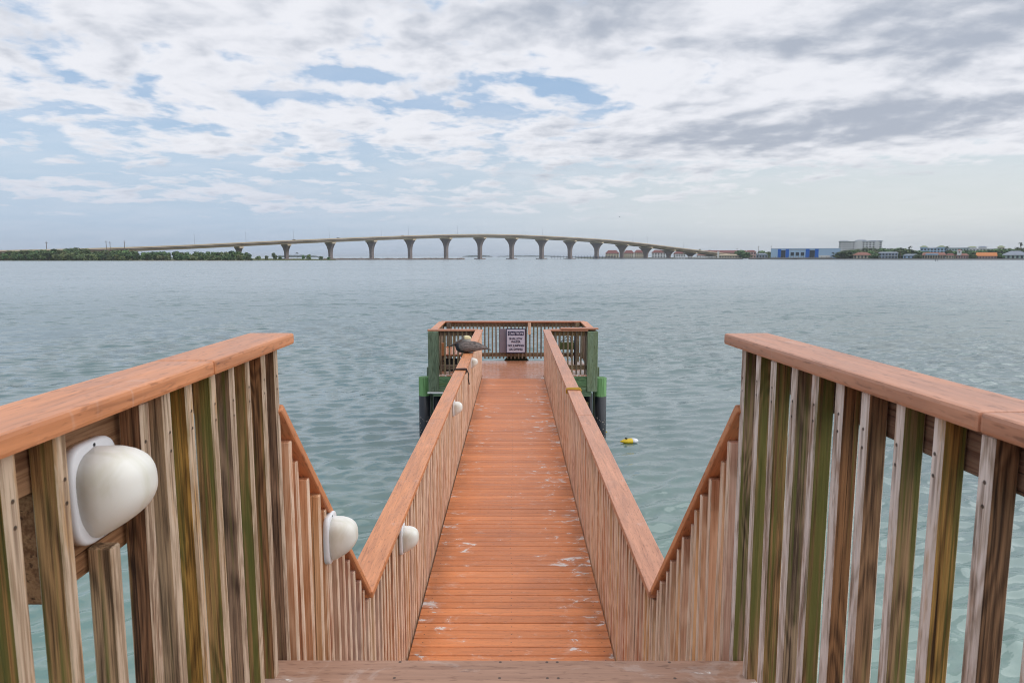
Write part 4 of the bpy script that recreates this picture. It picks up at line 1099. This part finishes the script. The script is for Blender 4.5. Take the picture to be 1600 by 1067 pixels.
# white condominium
cd = Bld('apartment_block', 'tall white apartment block with grey roofs behind the blue warehouse', 'apartments', 1308.5, 1376, 930, 377.6, 22, 'white')
cd.flat('slate', .5, .6); cd.windows(13, 5, .52, .45, v1=394)
cd.panel(1336, 1345, 376.2, 402, 'white', 'bay', 1.5); cd.panel(1366, 1370, 376.8, 402, 'white', 'bay', 1.2)
for a, c_ in ((1309, 1324), (1334, 1352), (1354, 1376)): cd.hip(374.6 if a == 1334 else 375.8, 'slate', .4, .7, a, c_, 376.8, 'roof_pavilion')
# houses on the right
h_ = Bld('waterfront_house', 'cream house with wide terracotta roof right of the blue warehouse', 'house', 1333, 1360, 760, 398.6, 12, 'cream'); h_.hip(394, 'terracotta', 1.5, .4); h_.windows(5, 1, .5, .6)
h_ = Bld('waterfront_house', 'blue grey two storey house with pale flat roof and railed balcony', 'house', 1372, 1402, 750, 395.3, 12, 'bluegrey'); h_.hip(393.6, 'greyroof', .8, .8); h_.windows(6, 2, .55, .5); h_.panel(1384, 1402, 399.2, 399.7, 'white', 'balcony', 1.5)
h_ = Bld('waterfront_house', 'low powder blue cottage with grey roof', 'cottage', 1410, 1435, 745, 399.4, 10, 'paleblue'); h_.hip(396.8, 'slate', .6, .6); h_.windows(4, 1, .4, .5)
h_ = Bld('apartment_block', 'light blue apartment building with two olive tower roofs', 'apartments', 1436, 1478, 860, 388, 18, 'paleblue'); h_.hip(386.6, 'greyroof', .5, .85); h_.windows(8, 2, .5, .55, v1=396)
for a, c_ in ((1436, 1447), (1463, 1475)): h_.panel(a, c_, 386.2, 388, 'paleblue', 'tower', .4); h_.hip(383.8, 'green', .9, .3, a, c_, 386.0, 'tower_roof', 8)
h_ = Bld('apartment_block', 'long mint and white apartment building with flat grey roof', 'apartments', 1476, 1512, 870, 388.2, 18, 'mint'); h_.flat('slate', .4, .7); h_.windows(8, 2, .45, .5, v1=396)
h_ = Bld('apartment_block', 'pale apartment building with green and blue hipped roofs', 'apartments', 1512, 1556, 880, 389, 18, 'white'); h_.windows(8, 2, .5, .5, v1=398)
h_.flat('white', .2, .3)
for a, c_, mm in ((1510, 1524, 'green'), (1526, 1540, 'slate')): h_.hip(384.6, mm, .8, .35, a, c_, 386.4, 'tower_roof', 10); h_.panel(a+.5, c_-.5, 386.5, 388.9, 'white', 'tower', .5)
h_ = Bld('pavilion', 'cream tower pavilion with olive roof behind the trees at far right', 'pavilion', 1556, 1567, 880, 386.4, 10, 'cream'); h_.hip(383.8, 'green', .8, .3); h_.windows(3, 3, .4, .5)
h_ = Bld('waterfront_house', 'brown roofed house with wide glazed front and white terrace', 'house', 1440, 1476, 740, 398.5, 12, 'tan'); h_.hip(394.4, 'terracotta', .8, .85); h_.windows(9, 1, .6, .6); h_.panel(1445, 1465, 396.2, 398.4, 'paleblue', 'dormer', .8)
h_ = Bld('waterfront_house', 'small cream house with red roof beside the turreted house', 'house', 1477, 1490, 738, 398.8, 10, 'cream'); h_.hip(396, 'redbrown', .7, .5); h_.windows(3, 1, .5, .5)
h_ = Bld('turreted_house', 'pink and white house with red roofs and a square turret', 'house', 1492, 1512, 735, 399.2, 11, 'pink'); h_.hip(396, 'terracotta', .8, .6); h_.windows(5, 1, .5, .6)
h_.panel(1494, 1501, 391.8, 399, 'white', 'turret', 1.2); h_.hip(389.6, 'terracotta', .5, .2, 1494, 1501, 391.7, 'turret_roof', 4); h_.panel(1496.5, 1498.5, 393, 395, 'redbrown', 'turret_window', 1.35)
h_ = Bld('waterfront_house', 'pink house under a bright orange sheet roof', 'house', 1524, 1556, 732, 400.0, 12, 'pink'); h_.hip(394.5, 'orange', .8, .92); h_.windows(7, 1, .5, .5)
h_ = Bld('waterfront_house', 'pale mint house with big grey hipped roof at the right edge', 'house', 1564, 1606, 728, 398.6, 14, 'mint'); h_.hip(392, 'greyroof', 1.5, .3); h_.windows(6, 1, .5, .6)
for (uu, vt, D, lab) in ((1093, 388.5, 1230, 'tall palm silhouette at the end of the bridge'), (1108, 390, 1260, 'bushy palm over the long terrace roof'), (1420, 383.6, 800, 'tall slender palm left of the light blue apartments'), (1478, 383.5, 800, 'bushy palm in front of the two apartment buildings'),
                         (1406, 386, 780, 'palm above the trees left of the powder blue cottage'), (1471, 392, 760, 'short palm beside the brown roofed house'), (1592, 377.8, 790, 'tallest palm, near the right edge of the town'), (1587, 385, 780, 'short leafy palm just left of the tallest palm'), (1486, 394, 745, 'small palm between the red roofed houses')):
    palm(uu, vt, D, lab, 1.0 if D < 900 else 1.1)
town = [(1158, 393, 900), (1166, 397, 880), (1190, 394, 1000), (1198, 395, 1010), (1172, 395, 1000), (1315, 396, 780), (1322, 393, 790), (1330, 391, 800), (1340, 391, 820), (1358, 389, 830), (1357, 394, 765), (1366, 392, 780), (1366, 398, 745), (1380, 390, 830), (1390, 390, 840), (1398, 390, 830), (1402, 389, 800), (1408, 391, 790), (1416, 391, 790), (1427, 393, 790), (1436, 394, 780), (1443, 395, 765), (1483, 393, 770), (1505, 392, 770), (1514, 393, 765), (1520, 395, 760), (1531, 393, 790), (1543, 391, 820), (1553, 391, 800), (1560, 391, 790), (1570, 390, 800), (1578, 390, 800), (1586, 390, 800), (1598, 389, 800), (1610, 389, 800), (1625, 390, 790), (1645, 388, 790), (1518, 400, 735), (1560, 399, 735), (1432, 400, 740)]
town += [(u_+TR.uniform(-4, 5), v_+TR.uniform(.5, 3.5), D_+TR.uniform(-8, 12)) for u_, v_, D_ in town if u_ > 1310]
for i, (uu, vt, D) in enumerate(town):
    p = at(uu, 404, D); h = at(uu, vt-3.6, D).z-1; k = i % 4
    tree('garden_tree', 'dark green garden tree among the houses of the far town' if k < 3 else 'yellowish green garden tree among the houses of the far town', crowns[k][0], trunk_me, (p.x, p.y, 1.0), max(1.0, h/8*1.9), h/8, 'garden trees in the far town', i*1.3)
# docks
def dock(u0, u1, D, vt, lab, n, mat='wood', grp=None):
    p0, p1 = at(u0, 404, D), at(u1, 404, D); w = p1.x-p0.x; zt = at(800, vt, D).z
    r_ = thing('dock', lab, 'dock', ((p0.x+p1.x)/2, D, 0), grp)
    MB().box((-w/2, -1.2, zt-.5), (w/2, 1.2, zt)).build('deck', B[mat], r_)
    for i in range(n):
        x = -w/2+w*(i+.5)/n; MB().cyl((x, -1.3, -.8), (x, -1.3, zt+1.0), .3, .3, 6).build('post', B[mat], r_)
dock(1056, 1118, 945, 401.4, 'long grey dock with close posts in front of the bridge end', 26, 'white')
dock(1170, 1200, 800, 402.3, 'low brown dock left of the blue warehouse', 10)
dock(1205, 1300, 775, 402.6, 'long low dock in front of the blue warehouse', 24)
B['fender'] = bmat('blue_black_fender', (.03, .045, .075))
dock(860, 962, 985, 401.0, 'dark timber fender with close posts guarding the bridge channel', 22, 'fender')
for (uu, lab) in ((1461, 'left'), (1464.5, 'right')):
    p = at(uu, 408, 520); o = MB().cyl((0, 0, -1), (0, 0, 1.7), .16, .14, 8).build('channel_marker', M['black'], None, loc=(p.x, 520, 0))
    tag(o, 'thin dark stake standing in the water off the town, %s of two' % lab, 'stake', 'stakes in the water')
for i, (uu, vt) in enumerate(((1151, 387.5), (1184.5, 384.5), (1204, 384))):
    D = 850; p = at(uu, 404, D); h = at(uu, vt, D).z
    r_ = thing('utility_pole', ('thin utility pole over the long terrace', 'thin utility pole left of the blue warehouse', 'thin pole at the left corner of the blue warehouse')[i], 'pole', (p.x, D, 1.1), 'utility poles of the far town')
    MB().cyl((0, 0, 0), (0, 0, h-1), .2, .15, 6).build('pole', M['bark'], r_); MB().box((-.9, -.1, h-2.2), (.9, .1, h-2.0)).build('crossarm', M['bark'], r_)
# boat and gull
bt = thing('motor_boat', 'small white motor boat moored by the brown dock', 'boat', at(1165, 403.6, 790)*1.0); bt.location.z = 0
b = MB(); rings = []
for x, w, zb in ((-3, 1.0, .0), (-1, 1.15, -.1), (1.5, 1.0, 0), (3.2, .1, .5)): rings.append([b.bm.verts.new((x, yy, zz)) for yy, zz in ((-w, 1.0), (-w*.6, zb), (w*.6, zb), (w, 1.0))])
b.skin(rings); b.build('hull', M['white'], bt); MB().box((-1, -.7, 1.003), (.8, .7, 2.0), .1).build('cabin', B['glass'], bt)
p = at(968, 339, 300)
gl = thing('gull', 'tiny dark gull flying above the right half of the bridge', 'bird', p)
MB().ball((0, 0, 0), (.28, .09, .09)).build('body', M['steel'], gl)
for s in (-1, 1):
    b = MB(); b.prism([(-.1, 0), (.12, 0), (.05, s*.55), (-.03, s*.6)], -.01, .01); o = b.build('wing', M['steel'], gl); o.rotation_euler = (s*.6, 0, 0)

# ------------------------------------------------------------------ haze
hz = MB().box((-16000, -300, -1.4), (16000, 32000, 42)).build('haze', None); hz['kind'] = 'stuff'
hm = bpy.data.materials.new('sea_haze'); hm.use_nodes = True; ht = NT(hm.node_tree); ht.n.clear()
pv = ht.node('ShaderNodeVolumePrincipled', {'Color': (.80, .88, .97), 'Density': .00010, 'Anisotropy': 0.0})
ht.l.new(pv.outputs[0], ht.node('ShaderNodeOutputMaterial').inputs['Volume']); hz.data.materials.append(hm)
